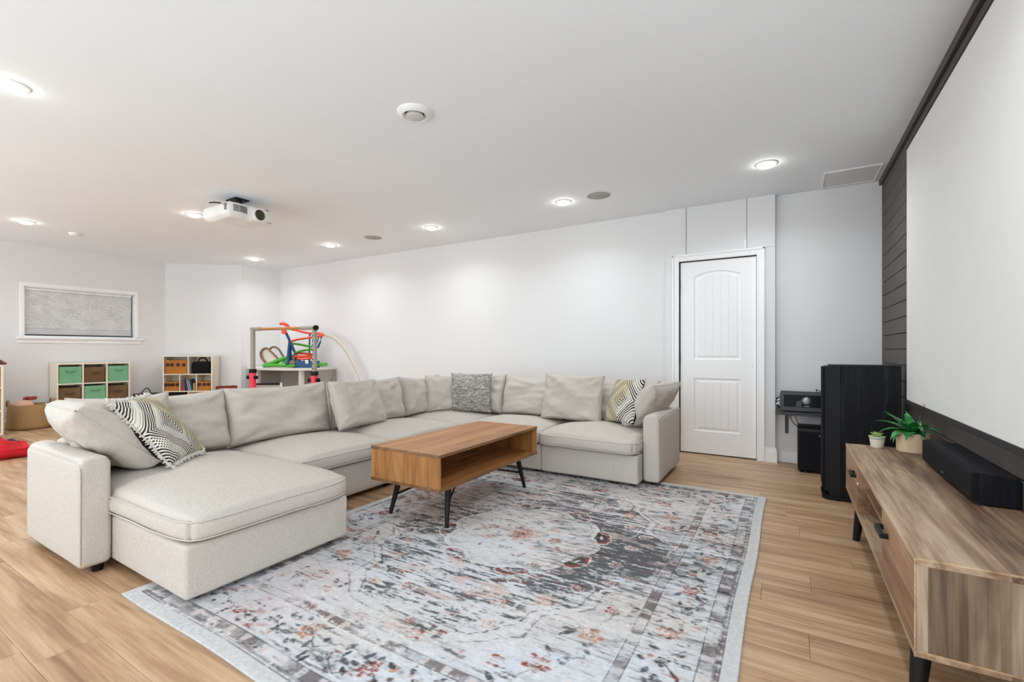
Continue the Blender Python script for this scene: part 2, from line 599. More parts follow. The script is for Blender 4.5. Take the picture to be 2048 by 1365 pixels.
# boxed-out door surround
BY = 5.16
sur = tag(thing('trim_1', None, None, (-.64, BY, 0)), 'white boxed-out panel surround framing the closet door', 'door surround', kind='structure')
obj('panel', bbox(-1.16, -.949, BY, YW + .15, 2.105, CEIL, .002, 1), M['wall_paint'], sur)
obj('panel', bbox(-.945, -.372, BY + .005, YW + .15, 2.105, CEIL, .002, 1), M['wall_paint'], sur)
obj('panel', bbox(-.368, -.122, BY - .002, YW + .15, 2.105, CEIL, .002, 1), M['wall_paint'], sur)
obj('pilaster', bbox(-1.16, -1.075, BY, YW + .15, 0, 2.105, .002, 1), M['wall_paint'], sur)
obj('pilaster', bbox(-.215, -.122, BY, YW + .15, 0, 2.105, .002, 1), M['wall_paint'], sur)
obj('strip', bbox(-.392, -.372, BY + .001, BY + .006, 2.12, 2.20), M['trim_paint'], sur)
bm = B()
prism(bm, [(-.212, BY), (-.212, BY - .016), (-.106, BY - .016), (-.106, YW + .03), (-.122, YW + .03), (-.122, BY)], 0, .105)
prism(bm, [(-.212, BY), (-.212, BY - .009), (-.112, BY - .009), (-.112, YW + .03), (-.122, YW + .03), (-.122, BY)], .105, .14)
obj('plinth', bm, M['trim_paint'], sur)
# casing
def casing(parent):
    for (a, b, c, d) in ((-1.09, -1.02, 0, 2.11), (-.282, -.21, 0, 2.11)):
        bm = B()
        box(bm, a, b, BY - .012, BY + .02, c, d, .003, 1)
        e = a if a < -.6 else b - .022
        box(bm, e, e + .022, BY - .02, BY, c, d, .005, 2)
        obj('casing', bm, M['trim_paint'], parent)
    bm = B()
    box(bm, -1.02, -.282, BY - .012, BY + .02, 2.04, 2.11, .003, 1)
    box(bm, -1.09, -.21, BY - .02, BY, 2.088, 2.112, .005, 2)
    obj('casing', bm, M['trim_paint'], parent)

# ---- the door: two moulded panels, upper one arched
door = tag(thing('door_1', None, None, (-.646, 5.2, 0)), 'white two panel closet door with arched upper panel', 'door', kind='structure')
casing(door)
bm = B()
DX0, DX1, DZ0, DZ1 = -1.008, -.288, .012, 2.03
YF = BY + .022
box(bm, DX0, DX1, YF + .010, YF + .035, DZ0, DZ1)
px0, px1 = -.872, -.424
def arch(x0, x1, zb, rise, n=14):
    """points of an arched top from right to left"""
    out = []
    for i in range(n + 1):
        s = i / n
        out.append((x1 + (x0 - x1) * s, zb + rise * (1 - (2 * s - 1) ** 2)))
    return out
RXZ = Matrix(((1, 0, 0, 0), (0, 0, -1, 0), (0, 1, 0, 0), (0, 0, 0, 1)))   # XY polygon -> XZ, extrude towards -Y
def plate(bm, pts, y0, y1):
    prism(bm, pts, -y1, -y0, RXZ)
plate(bm, [(DX0, DZ0), (px0, DZ0), (px0, DZ1), (DX0, DZ1)], YF, YF + .012)
plate(bm, [(px1, DZ0), (DX1, DZ0), (DX1, DZ1), (px1, DZ1)], YF, YF + .012)
plate(bm, [(px0, DZ0), (px1, DZ0), (px1, .243), (px0, .243)], YF, YF + .012)
plate(bm, [(px0, .800), (px1, .800), (px1, .995), (px0, .995)], YF, YF + .012)
ap = arch(px0, px1, 1.872, .05)
for (a, b) in zip(ap, ap[1:]):
    plate(bm, [b, a, (a[0], DZ1), (b[0], DZ1)], YF, YF + .012)
obj('slab', bm, M['door_paint'], door)
def door_panel(z0, z1, rise):
    """beaded raised panel with a sloped moulding ring"""
    bm = B()
    def loop(ins, y):
        pts = [(px0 + ins, z0 + ins), (px1 - ins, z0 + ins)]
        top = arch(px0 + ins, px1 - ins, z1 - ins, rise)
        return [bm.verts.new((x, y, z)) for (x, z) in pts + top]
    ls = [loop(0, YF), loop(.010, YF + .009), loop(.022, YF + .009), loop(.042, YF + .003)]
    n = len(ls[0])
    for a, b in zip(ls, ls[1:]):
        for i in range(n):
            bm.faces.new((a[i], a[(i + 1) % n], b[(i + 1) % n], b[i]))
    # bead boards
    x0, x1 = px0 + .042, px1 - .042
    k = 5
    w = (x1 - x0) / k
    tops = arch(px0 + .042, px1 - .042, z1 - .042, rise, 60)
    def topz(x):
        s = (x - x1) / (x0 - x1)
        return z1 - .042 + rise * (1 - (2 * s - 1) ** 2)
    xs = []
    for i in range(k):
        a = x0 + i * w
        xs += [(a, YF + .003 if i == 0 else YF + .0085), (a + .004, YF + .003)]
        xs += [(a + w * j / 4, YF + .003) for j in (1, 2, 3)]
        xs += [(a + w - .004, YF + .003)]
    xs.append((x1, YF + .003))
    vb = [bm.verts.new((x, y, z0 + .042)) for x, y in xs]
    vt = [bm.verts.new((x, y, topz(x))) for x, y in xs]
    for i in range(len(xs) - 1):
        bm.faces.new((vb[i], vb[i + 1], vt[i + 1], vt[i]))
    obj('panel', bm, M['door_paint'], door)
door_panel(.995, 1.872, .05)
door_panel(.243, .800, 0.0)
obj('jamb_gap', bbox(-1.10, -.19, YF + .036, YF + .20, -.01, 2.13), M['dark_gap'], door)
for z in (1.80, 1.02, .25):
    bm = tube(B(), [(DX0 - .006, YF - .004, z - .05), (DX0 - .006, YF - .004, z + .05)], .0075, 10)
    obj('hinge', bm, M['black_metal'], door, 40)
bm = tube(B(), [(DX1 - .03, YF, .93), (DX1 - .03, YF - .004, .93)], .004, 8)
obj('pin', bm, M['steel'], door, 40)

# ---- baseboards
def skirt(name, pts, label):
    bm = B()
    for (x0, x1, y0, y1) in pts:
        box(bm, x0, x1, y0, y1, 0, .105, .004, 1)
    struct(name, bm, M['trim_paint'], label, 'baseboard')
skirt('baseboard_back', [(-8.24, -1.17, YW - .014, YW)], 'white baseboard along the long wall behind the sofa')
skirt('baseboard_right', [(-.10, .70, YW + .016, YW + .03)], 'white baseboard below the receiver shelf')
skirt('baseboard_left', [(XL, XL + .014, YLW, 3.76)], 'white baseboard under the window wall')

# ---- dark shiplap wall
wr = struct('wall_right', bbox(XR + .013, XR + .15, YRW, YW + .03, -.05, CEIL + .1), M['dark_gap'], 'dark grey shiplap feature wall behind the projection screen', 'wall')
gz = 1.218 - .1175 * 11
while gz < CEIL:
    a, b = max(gz, 0) + .0022, min(gz + .1175, CEIL) - .0022
    if b - a > .01:
        bm = B()
        prism(bm, [(XR + .014, a - .001), (XR + .003, a), (XR, a + .003), (XR, b - .003), (XR + .003, b), (XR + .014, b + .001)], -(YW + .03), -YRW, Matrix(((1, 0, 0, 0), (0, 0, -1, 0), (0, 1, 0, 0), (0, 0, 0, 1))))
        obj('board', bm, M['shiplap_paint'], wr)
    gz += .1175
struct('trim_2', bbox(XR - .022, XR, YRW, YW + .03, 2.566, CEIL, .003, 1), M['shiplap_paint'], 'dark grey strip where the shiplap wall meets the ceiling', 'trim')

# ---- window with pleated blind
win = tag(thing('window_1', None, None, (XL, 2.69, WZ0)), 'small basement window closed with a grey pleated blind', 'window', kind='structure')
bm = B()
for (a, b, c, d) in ((WY0 - .045, WY0, WZ0, WZ1 + .055), (WY1, WY1 + .045, WZ0, WZ1 + .055), (WY0, WY1, WZ1, WZ1 + .055)):
    box(bm, XL - .005, XL + .011, a, b, c, d, .003, 1)
obj('casing', bm, M['trim_paint'], win)
bm = B()
box(bm, XL - .16, XL + .05, WY0 - .08, WY1 + .105, WZ0 - .046, WZ0 - .020, .005, 2)
box(bm, XL - .16, XL + .02, WY0, WY1, WZ0 - .02, WZ0, .003, 1)
obj('sill', bm, M['trim_paint'], win)
obj('apron', bbox(XL - .002, XL + .014, WY0 - .06, WY1 + .085, WZ0 - .105, WZ0 - .046, .003, 1), M['trim_paint'], win)
bm = B()
for (a, b) in ((WY0, WY0 + .01), (WY1 - .01, WY1)):
    box(bm, XL - .18, XL - .002, a, b, WZ0, WZ1)
box(bm, XL - .18, XL - .002, WY0, WY1, WZ1 - .01, WZ1)
obj('reveal', bm, M['trim_paint'], win)
plain('blind_cloth', (226, 227, 227), .8)
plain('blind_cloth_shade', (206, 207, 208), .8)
t = NT('window_glass'); t.b.inputs['Base Color'].default_value = (.6, .65, .68, 1); t.b.inputs['Roughness'].default_value = .05
t.b.inputs['Transmission Weight'].default_value = .9
M['window_glass'] = t.m
obj('pane', bbox(XL - .165, XL - .160, WY0 + .01, WY1 - .01, WZ0, WZ1 - .01), M['window_glass'], win)
bl = obj('blind', bbox(XL - .08, XL - .035, WY0 + .012, WY1 - .035, WZ1 - .05, WZ1 - .012, .004, 1), M['white_plastic'], win)
bm = B()
z = WZ1 - .05; i = 0
prev = None
zs = []
while z > WZ0 + .10:
    zs.append(z); z -= .0095
rows = []
for i, z in enumerate(zs):
    x = XL - .055 + (.005 if i % 2 else -.005)
    rows.append((bm.verts.new((x, WY0 + .014, z)), bm.verts.new((x, WY1 - .037, z))))
for a, b in zip(rows, rows[1:]):
    bm.faces.new((a[0], a[1], b[1], b[0]))
obj('pleats', bm, M['blind_cloth'], bl)
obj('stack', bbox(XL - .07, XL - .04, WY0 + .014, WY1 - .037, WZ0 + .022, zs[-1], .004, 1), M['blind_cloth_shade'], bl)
obj('rail', bbox(XL - .075, XL - .035, WY0 + .014, WY1 - .037, WZ0 + .004, WZ0 + .022, .004, 1), M['bracket_grey'], bl)

# ================================================================== CEILING FITTINGS
def lamp(x, y, label):
    r = .078
    t_ = thing('recessed_lamp', label, 'ceiling lamp', (x, y, CEIL), group='recessed ceiling lamps')
    bm = lathe(B(), [(.062, .0), (.062, -.006), (.066, -.010), (r, -.006), (r + .003, 0)], seg=36)
    obj('trim_ring', bm, M['white_plastic'], t_, 40, local=True)
    bm = lathe(B(), [(.062, -.004), (.060, -.014), (.050, -.024), (.028, -.031), (0, -.033)], seg=36)
    obj('lens', bm, M['lamp_lens'], t_, 60, local=True)
    ld = bpy.data.lights.new('recessed_lamp_light', 'AREA')
    ld.shape = 'DISK'; ld.size = .12; ld.energy = LAMP_W; ld.spread = math.radians(150); ld.color = (.88, .95, 1.0)
    lo = bpy.data.objects.new('lamp_light', ld); COL.objects.link(lo)
    lo.parent = t_; lo.location = (0, 0, -.037)
    return t_
LAMPS = [(-3.817, .78, 'large near recessed lamp cut by the left picture edge'),
         (-7.705, 1.696, 'recessed lamp near the window wall, left of the smoke detector'),
         (-5.701, 2.578, 'recessed lamp right behind the ceiling projector'),
         (-7.614, 4.35, 'small farthest recessed lamp above the toy desk corner'),
         (-5.666, 4.337, 'recessed lamp second from the far corner along the long wall'),
         (-3.792, 4.364, 'recessed lamp in the middle of the row, between the two ceiling speakers'),
         (-1.984, 4.312, 'recessed lamp just left of the nearer ceiling speaker'),
         (-.164, 4.287, 'large recessed lamp in front of the closet door')]
for x, y, lab in LAMPS: lamp(x, y, lab)
for x, y, lab in ((-.16, 1.85, 'added unseen ceiling lamp nearest to the camera, above the media console front'),  # extra lamps added outside the view to brighten the room
                  (-5.7, -.3, 'added unseen ceiling lamp on the open side behind the chaise armrest'), (-7.7, -.3, 'added unseen ceiling lamp farthest to the left, beyond the doll house')):
    lamp(x, y, lab)

def ceiling_speaker(x, y, label):
    t_ = thing('ceiling_speaker', label, 'ceiling speaker', (x, y, CEIL), group='round ceiling speakers')
    obj('grille', lathe(B(), [(0, -.005), (.108, -.005), (.112, -.003)], seg=40), M['grille_grey'], t_, 30, local=True)
    obj('rim', lathe(B(), [(.110, 0), (.111, -.006), (.118, -.006), (.121, 0)], seg=40), M['vent_grey'], t_, 30, local=True)
ceiling_speaker(-1.605, 4.305, 'round grey in-ceiling speaker nearer the closet door')
ceiling_speaker(-4.80, 4.345, 'round grey in-ceiling speaker farther along the long wall')

v = thing('ceiling_vent', 'round white air diffuser in the middle of the ceiling', 'vent', (-2.05, 2.20, CEIL))
obj('flange', lathe(B(), [(.112, 0), (.110, -.010), (.085, -.026), (.078, -.028), (.066, -.018), (.060, 0)], seg=48), M['white_plastic'], v, 50, local=True)
obj('cone', lathe(B(), [(0, -.034), (.048, -.034), (.056, -.030), (.052, -.012), (.03, -.004)], seg=48), M['vent_grey'], v, 50, local=True)
obj('throat', lathe(B(), [(.068, -.001), (.0, -.001)], seg=32), M['dark_gap'], v, local=True)

s = thing('smoke_detector', 'small white smoke detector near the window wall', 'detector', (-7.95, 2.2, CEIL))
obj('base', lathe(B(), [(.066, 0), (.066, -.010), (.060, -.014)], seg=32), M['white_plastic'], s, 40, local=True)
obj('cover', lathe(B(), [(.058, -.010), (.058, -.022), (.045, -.034), (0, -.036)], seg=32), M['white_plastic'], s, 40, local=True)

ac = thing('access_panel', 'white ceiling access hatch beside the dark shiplap wall', 'access panel', (.45, 4.96, CEIL))
obj('hatch', bbox(.262, .638, 4.762, 5.165, CEIL - .006, CEIL + .01), M['wall_paint'], ac)
bm = B()
for q in ((.250, .262, 4.75, 5.18), (.638, .650, 4.75, 5.18), (.262, .638, 4.75, 4.762), (.262, .638, 5.165, 5.18)):
    box(bm, *q, CEIL - .012, CEIL, .002, 1)
obj('frame', bm, M['white_plastic'], ac)

# ---- projector
pj = thing('projector', 'white home cinema projector hanging upside down from the ceiling', 'projector', (-4.76, 2.56, CEIL))
obj('ceiling_plate', bbox(-4.83, -4.69, 2.49, 2.63, CEIL - .014, CEIL, .004, 1), M['black_metal'], pj)
obj('mount_post', tube(B(), [(-4.76, 2.56, CEIL - .01), (-4.76, 2.56, 2.52)], .026, 16), M['black_metal'], pj, 40)
bm = B()
for (x, y) in ((-4.9, 2.42), (-4.9, 2.70), (-4.62, 2.42), (-4.62, 2.70)):
    tube(bm, [(-4.76, 2.56, 2.545), (x, y, 2.53)], .011, 8)
    tube(bm, [(x, y, 2.535), (x, y, 2.50)], .008, 8)
obj('mount_arm', bm, M['black_metal'], pj, 40)
def pj_def(p, u):
    k = .0
    zz = 0
    if u[2] < 0:      # belly bulge and waist
        zz -= .020 * (1 - u[0] ** 2) * (1 - u[1] ** 2) * abs(u[2])
    fx = .035 * (1 - u[1] ** 2) * max(0, u[0])      # bowed front
    dip = -.025 * math.exp(-((u[1] + .18) / .16) ** 2) * max(0, u[0]) ** 4
    return (fx + dip, -.012 * u[1] * abs(u[2]) ** 2, zz)
bm = softbox(B(), (-4.785, 2.575, 2.445), (.45, .49, .15), .045, 14, pj_def)
body = obj('body', bm, M['white_plastic'], pj, 60)
# lens faces the screen (+X)
RX = Matrix(((0, 0, 1, 0), (1, 0, 0, 0), (0, 1, 0, 0), (0, 0, 0, 1)))      # lathe axis z -> x
LX = Matrix.Translation((-4.535, 2.64, 2.44)) @ RX
obj('lens_ring', lathe(B(), [(.066, -.03), (.070, .012), (.066, .022), (.055, .022), (.050, .006)], seg=36, mat=LX), M['white_plastic'], pj, 40)
obj('lens', lathe(B(), [(.053, .004), (.050, .012), (.03, .017), (0, .019)], seg=36, mat=LX), M['lens_glass'], pj, 60)
for i in range(11):
    y = 2.395 + i * .0125
    un = (y + .003 - 2.575) / .245
    fx = -4.56 + .035 * (1 - un * un) - .025 * math.exp(-((un + .18) / .16) ** 2)
    obj('vent_slat', bbox(fx - .01, fx + .0025, y, y + .006, 2.425, 2.49), M['bracket_grey'], body)
bm = B()
for i in range(4): box(bm, -4.62, -4.57, 2.332, 2.352, 2.43 + i * .016, 2.438 + i * .016)
obj('connector', bm, M['bracket_grey'], pj)
obj('badge', bbox(-4.535, -4.532, 2.72, 2.76, 2.385, 2.389), M['bracket_grey'], body)
bm = B(); tube(bm, [(-4.86, 2.33, 2.535), (-4.84, 2.38, 2.55), (-4.80, 2.44, 2.545), (-4.77, 2.53, 2.58)], .006, 6)
obj('cable', bm, M['black_metal'], pj, 60)
for (x, y) in ((-4.62, 2.38), (-4.62, 2.77)):
    obj('foot', lathe(B(), [(.014, 0), (.014, .02), (0, .02)], (x, y, 2.515), 14), M['black_metal'], pj, 40)

# ---- projection screen
ps = thing('projection_screen', 'huge white fixed frame projection screen on the shiplap wall', 'projection screen', (XR, 2.55, .73))
SY0, SY1, SZ0, SZ1 = 1.05, 4.05, .76, 2.447
obj('surface', bbox(.676, .690, SY0, SY1, SZ0, SZ1), M['screen_white'], ps)
obj('frame_bar', bbox(.672, XR, SY0 - .028, 2.62, SZ0 - .028, SZ0, .003, 1), M['velvet_black'], ps)
obj('frame_bar', bbox(.672, XR, 2.622, SY1 + .006, SZ0 - .028, SZ0, .003, 1), M['velvet_black'], ps)
obj('frame_bar', bbox(.672, XR, SY0 - .028, SY1 + .006, SZ1, SZ1 + .014, .003, 1), M['velvet_black'], ps)
obj('frame_bar', bbox(.676, XR, SY1, SY1 + .006, SZ0, SZ1), M['velvet_black'], ps)
obj('frame_bar', bbox(.672, XR, SY0 - .028, SY0, SZ0, SZ1), M['velvet_black'], ps)

# ================================================================== RUG
def rug_colours(RW, RH, ns, nt):
    """faded oriental rug drawn on an (nt, ns) grid; s across, t along, metres from the centre"""
    g = np.random.RandomState(11)
    s = np.linspace(-RW / 2, RW / 2, ns)[None, :].repeat(nt, 0)
    t = np.linspace(-RH / 2, RH / 2, nt)[:, None].repeat(ns, 1)
    ds = RW / (ns - 1)
    fy = np.fft.fftfreq(nt)[:, None]; fx = np.fft.rfftfreq(ns)[None, :]
    def nz(ls, lt):
        """gaussian noise, correlation lengths in metres, unit variance"""
        a = g.randn(nt, ns)
        k = np.exp(-2 * (PI ** 2) * ((fx * ls / ds) ** 2 + (fy * lt / ds) ** 2))
        r = np.fft.irfft2(np.fft.rfft2(a) * k, s=(nt, ns))
        return r / (r.std() + 1e-9)
    C = lambda r, gg, b: np.array(lin(r, gg, b)[:3])
    cream, grey, pale = C(214, 209, 205), C(190, 190, 193), C(208, 210, 214)
    dark, slate, brown = C(52, 52, 56), C(78, 86, 100), C(92, 76, 72)
    rust, orange, pink = C(150, 76, 66), C(190, 138, 114), C(204, 184, 178)
    img = np.zeros((nt, ns, 3)); img[:] = C(208, 204, 201)
    n1 = np.clip(nz(.16, .10) * .5 + .5, 0, 1)[..., None]
    img = img * (1 - n1) + pale * n1
    n2 = np.clip(nz(.22, .16) * .6 - .1, 0, 1)[..., None] * .6
    img = img * (1 - n2) + pink * n2
    def blend(m, c, a=1.0):
        mm = np.clip(m, 0, 1)[..., None] * a
        img[:] = img * (1 - mm) + c * mm
    soft = lambda d, w: np.clip(.5 - d / w, 0, 1)
    bs, bt = RW / 2 - np.abs(s), RH / 2 - np.abs(t)      # distance to the edges
    e = np.minimum(bs, bt)
    wear = nz(.035, .004) * .55 + nz(.09, .012) * .45 + nz(.012, .003) * .35 + nz(.3, .2) * .5   # long streaks along s
    speck = nz(.004, .003)
    fine = nz(.016, .0035)
    s0, t0 = s, t
    s = s + nz(.012, .010) * .0032 + nz(.05, .05) * .004; t = t + nz(.012, .010) * .0026 + nz(.05, .05) * .004      # hand-drawn wobble
    rr = np.hypot(s, t); an = np.arctan2(t, s)
    # ---- field: charcoal round the medallion, worn through in streaks
    lobes = .40 + .055 * np.abs(np.cos(4 * an)) 
    inner = e > .385
    corner = (np.abs(s) / .82 + np.abs(t) / 1.13)
    step = corner + .05 * np.sign(np.sin(an * 24))
    fieldmask = inner & (rr > lobes + .01) & (step < 1.14)
    blend(fieldmask * np.clip(wear * .75 + .52 + speck * .30 + fine * .38 - .5 * np.clip(rr - .75, 0, 1), 0, 1), dark, .86)
    blend(fieldmask * np.clip(nz(.05, .02) - 1.1, 0, 1), pink, .8)
    # grey tint of the corners
    blend((inner & (step >= 1.14)) * np.clip(wear * .5 + .05, 0, 1), grey * .72, .8)
    med = rr < lobes
    blend(med * np.clip(nz(.05, .03) * .5 + .35, 0, 1), cream, .8)
    blend(med * np.clip(nz(.03, .012) * .6 - .35, 0, 1), grey * .6, .7)
    # ---- drawing tools
    def patch(cs, ct, R):
        i0 = int(max(0, (ct - R + RH / 2) / ds)); i1 = int(min(nt, (ct + R + RH / 2) / ds + 2))
        j0 = int(max(0, (cs - R + RW / 2) / ds)); j1 = int(min(ns, (cs + R + RW / 2) / ds + 2))
        return slice(i0, i1), slice(j0, j1)
    def put(sl, m, c, a=1.0):
        if m.size == 0: return
        keep = np.clip(.90 + wear[sl] * .50 + speck[sl] * .28 + fine[sl] * .18, 0, 1)
        mm = (np.clip(m, 0, 1) * keep)[..., None] * a
        img[sl] = img[sl] * (1 - mm) + c * mm
    def stroke(pts, w, c, a=1.0):
        for (p, q) in zip(pts, pts[1:]):
            mx, my = (p[0] + q[0]) / 2, (p[1] + q[1]) / 2
            R = math.hypot(p[0] - q[0], p[1] - q[1]) / 2 + w * 2
            sl = patch(mx, my, R)
            S, Tt = s[sl], t[sl]
            dx, dy = q[0] - p[0], q[1] - p[1]
            L2 = dx * dx + dy * dy + 1e-12
            h = np.clip(((S - p[0]) * dx + (Tt - p[1]) * dy) / L2, 0, 1)
            d = np.hypot(S - p[0] - h * dx, Tt - p[1] - h * dy)
            put(sl, soft(d - w / 2, .006), c, a)
    def flower(cs, ct, R, n, c, c2, rot=0.0, a=1.0, ring=True):
        sl = patch(cs, ct, R * 1.4)
        S, Tt = s[sl] - cs, t[sl] - ct
        r_ = np.hypot(S, Tt); q = np.arctan2(Tt, S) + rot
        edge = R * (.62 + .38 * np.abs(np.cos(n * q / 2)))
        put(sl, soft(r_ - edge, .006), c, a)
        if ring:
            put(sl, soft(np.abs(r_ - R * .5) - .003, .005), c2, .8 * a)
            put(sl, soft(r_ - R * .22, .006), c2, a)
    def leaf(cs, ct, L, w, ang, c, a=1.0):
        sl = patch(cs, ct, L)
        S, Tt = s[sl] - cs, t[sl] - ct
        x = S * math.cos(ang) + Tt * math.sin(ang); y = -S * math.sin(ang) + Tt * math.cos(ang)
        ww = w * np.clip(1 - (x / (L * .5)) ** 2, 0, 1)
        put(sl, soft(np.abs(y) - ww, .006) * (np.abs(x) < L / 2), c, a)
    def scroll(cs, ct, R, ang, turn, w, c):
        pts = []
        for k in range(26):
            f = k / 25
            a_ = ang + turn * f * 4.6
            r_ = R * (1 - f * .82)
            pts.append((cs + r_ * math.cos(a_), ct + r_ * math.sin(a_)))
        stroke(pts, w, c)
    # ---- medallion: double cream outline, eight red palmettes, rosette in the middle
    for (off, wd, cc) in ((.0, .011, cream * 1.05), (-.028, .004, grey * .5), (.016, .004, dark)):
        pts = []
        for k in range(241):
            a_ = 2 * PI * k / 240
            R = .40 + .055 * abs(math.cos(4 * a_)) + off
            pts.append((R * math.cos(a_), R * math.sin(a_)))
        stroke(pts, wd, cc)
    for k in range(8):
        a_ = PI / 8 + k * PI / 4
        cs, ct = .455 * math.cos(a_), .455 * math.sin(a_)
        sl = patch(cs, ct, .12)
        S, Tt = s[sl] - cs, t[sl] - ct
        x = S * math.cos(a_) + Tt * math.sin(a_); y = -S * math.sin(a_) + Tt * math.cos(a_)
        shape = np.hypot(x / .052, y / .082)
        put(sl, soft(shape - 1, .08) * (x > -.03), dark, .9)
        put(sl, soft(np.abs(shape - .82) - .16, .08) * (x > -.012), rust, .95)
        put(sl, soft(np.abs(shape - 1.04) - .07, .06) * (x > -.03), cream * 1.06)
        leaf(cs, ct, .05, .008, a_ + PI / 2, cream)
        # stems that run out to the corners
        b_ = a_
        stroke([(.51 * math.cos(b_), .51 * math.sin(b_)), (.62 * math.cos(b_), .66 * math.sin(b_)), (.66 * math.cos(b_ + .1), .86 * math.sin(b_ + .1))], .008, cream * 1.04)
        for f in (.60, .70):
            for sg in (-1, 1):
                p = (f * math.cos(b_), f * 1.1 * math.sin(b_))
                q = (p[0] + .07 * math.cos(b_ + sg * .9), p[1] + .07 * math.sin(b_ + sg * .9))
                stroke([p, q], .007, cream)
    flower(0, 0, .115, 8, pink, rust); flower(0, 0, .06, 8, orange, dark)
    for k in range(8):
        a_ = k * PI / 4
        flower(.21 * math.cos(a_), .21 * math.sin(a_), .036, 5, (rust, orange, slate, pink)[k % 4], cream, a_)
        leaf(.29 * math.cos(a_ + .3), .29 * math.sin(a_ + .3), .07, .010, a_ + .9, grey * .45)
        leaf(.29 * math.cos(a_ - .3), .29 * math.sin(a_ - .3), .07, .010, a_ - .9, rust, .7)
        leaf(.15 * math.cos(a_ + .4), .15 * math.sin(a_ + .4), .04, .009, a_, dark, .7)
    # ---- field ornaments, mirrored four ways
    q = np.random.RandomState(5)
    for sx in (-1, 1):
        for sy in (-1, 1):
            for (cs, ct, R) in ((.28, .70, .085), (.17, .80, .06), (.52, .42, .07), (.63, .30, .05)):
                scroll(sx * cs, sy * ct, R, PI * .2 * sx, sx * sy, .008, cream * 1.05)
                flower(sx * cs, sy * ct, R * .42, 6, rust, cream, .3)
            flower(sx * .12, sy * .66, .045, 6, cream, grey * .5); flower(sx * .33, sy * .86, .05, 7, cream, orange)
            flower(sx * .44, sy * .60, .045, 6, orange, cream); flower(sx * .60, sy * .12, .04, 6, cream, rust)
            leaf(sx * .22, sy * .60, .11, .017, .7 * sx * sy, pink); leaf(sx * .40, sy * .74, .12, .018, -.5 * sx * sy, cream)
            # stepped spandrel outline
            for (o_, c_, w_) in ((0, cream * 1.05, .016), (.028, dark, .004), (-.03, dark, .006), (.05, cream, .006)):
                k_ = 1.12 + o_
                stroke([(sx * .80, sy * (.06 + o_)), (sx * .80, sy * .26), (sx * (.62 + o_), sy * .40), (sx * (.62 + o_), sy * .56), (sx * (.46 + o_), sy * .70), (sx * (.46 + o_), sy * (.84 + o_)), (sx * .30, sy * (.98 + o_)), (sx * .08, sy * (.98 + o_))], w_, c_)
            for (cs, ct, R, c_) in ((.70, .72, .05, orange), (.60, .96, .055, rust), (.74, 1.02, .035, cream), (.46, 1.03, .035, rust), (.72, .52, .035, rust), (.12, 1.05, .04, rust)):
                flower(sx * cs, sy * ct, R, 5, c_, cream if c_ is not cream else orange, q.rand() * 3)
                for m_ in range(3):
                    a_ = q.rand() * 6.28
                    leaf(sx * cs + .085 * math.cos(a_), sy * ct + .085 * math.sin(a_), .075, .012, a_ + .6, (dark, slate, brown)[m_], .9)
            stroke([(sx * .56, sy * 1.08), (sx * .62, sy * .90), (sx * .72, sy * .86), (sx * .70, sy * .66), (sx * .76, sy * .48)], .006, grey * .45)
    # ---- borders
    def guard(d0, d1, cell, c1):
        band = (e > d0) & (e < d1)
        along = np.where(bs < bt, t, s)
        ph = np.abs(np.mod(along / cell, 1.0) - .5)
        tone = np.clip(nz(.06, .03) * .5 + .62 + speck * .15, 0, 1)
        blend(band * tone * np.clip((ph - .08) * 9, .2, 1), c1, .78)
        mot = band & (np.hypot((np.mod(along / cell, 1.0) - .5) * cell, e - (d0 + d1) / 2) < (d1 - d0) * .32)
        blend(mot * np.clip(.7 + wear * .4, 0, 1), pink, .7)
        for d in (d0, d1):
            blend(soft(np.abs(e - d) - .0025, .004) * np.clip(.7 + wear * .4, 0, 1), dark, .8)
    guard(.075, .125, .115, brown * .8)
    guard(.335, .378, .10, brown)
    guard(.055, .070, .045, brown * 1.5)
    mid = (e > .13) & (e < .33)
    blend(mid * np.clip(wear * .4 - .05, 0, 1), grey * .55, .55)
    for horiz in (0, 1):
        Lh = (RW if horiz else RH) / 2
        for sg in (-1, 1):
            a_ = -Lh + .22; k = 0
            while a_ < Lh - .15:
                dd = .23 + .03 * math.sin(k * 2.1)
                P = (lambda al, d: (al, sg * (RH / 2 - d)) if horiz else (sg * (RW / 2 - d), al))
                c_ = (orange, slate, rust, dark)[k % 4]
                p = P(a_, dd); flower(p[0], p[1], .044 if k % 4 in (0, 2) else .030, 5 if k % 2 else 7, c_, cream, k)
                for m_ in range(6):
                    p = P(a_ + q.uniform(-.09, .09), dd + q.uniform(-.085, .085))
                    leaf(p[0], p[1], q.uniform(.025, .045), q.uniform(.006, .012), q.uniform(0, 6.28), (dark, dark, slate, brown, orange, dark)[m_], .9)
                for m_ in range(4):
                    p = P(a_ + (.075 + .02 * q.rand()) * math.cos(m_ * 1.57 + .8), dd + .07 * math.sin(m_ * 1.57 + .8))
                    leaf(p[0], p[1], .05, .010, m_ * 1.3 + k, (dark, slate, dark, brown)[m_], .95)
                p1, p2, p3 = P(a_ + .02, dd), P(a_ + .10, dd - .05), P(a_ + .18, dd + .02)
                stroke([p1, p2, p3], .005, dark)
                a_ += .185; k += 1
    # plain selvedge
    blend(e < .055, C(200, 200, 199), .92)
    blend(soft(np.abs(e - .012) - .004, .006), cream * .95, .6)
    # ---- fine abrasion: thin dark and pale threads all over
    dk = np.clip(fine * .42 + speck * .26 + wear * .30 + nz(.25, .18) * .25 - .20, 0, 1) * (e > .055)
    blend(dk, C(96, 95, 98), .72)
    dk2 = np.clip(nz(.03, .010) * .6 + fine * .3 + speck * .3 - 1.0, 0, 1) * (e > .06)
    blend(dk2, C(54, 52, 55), .8)
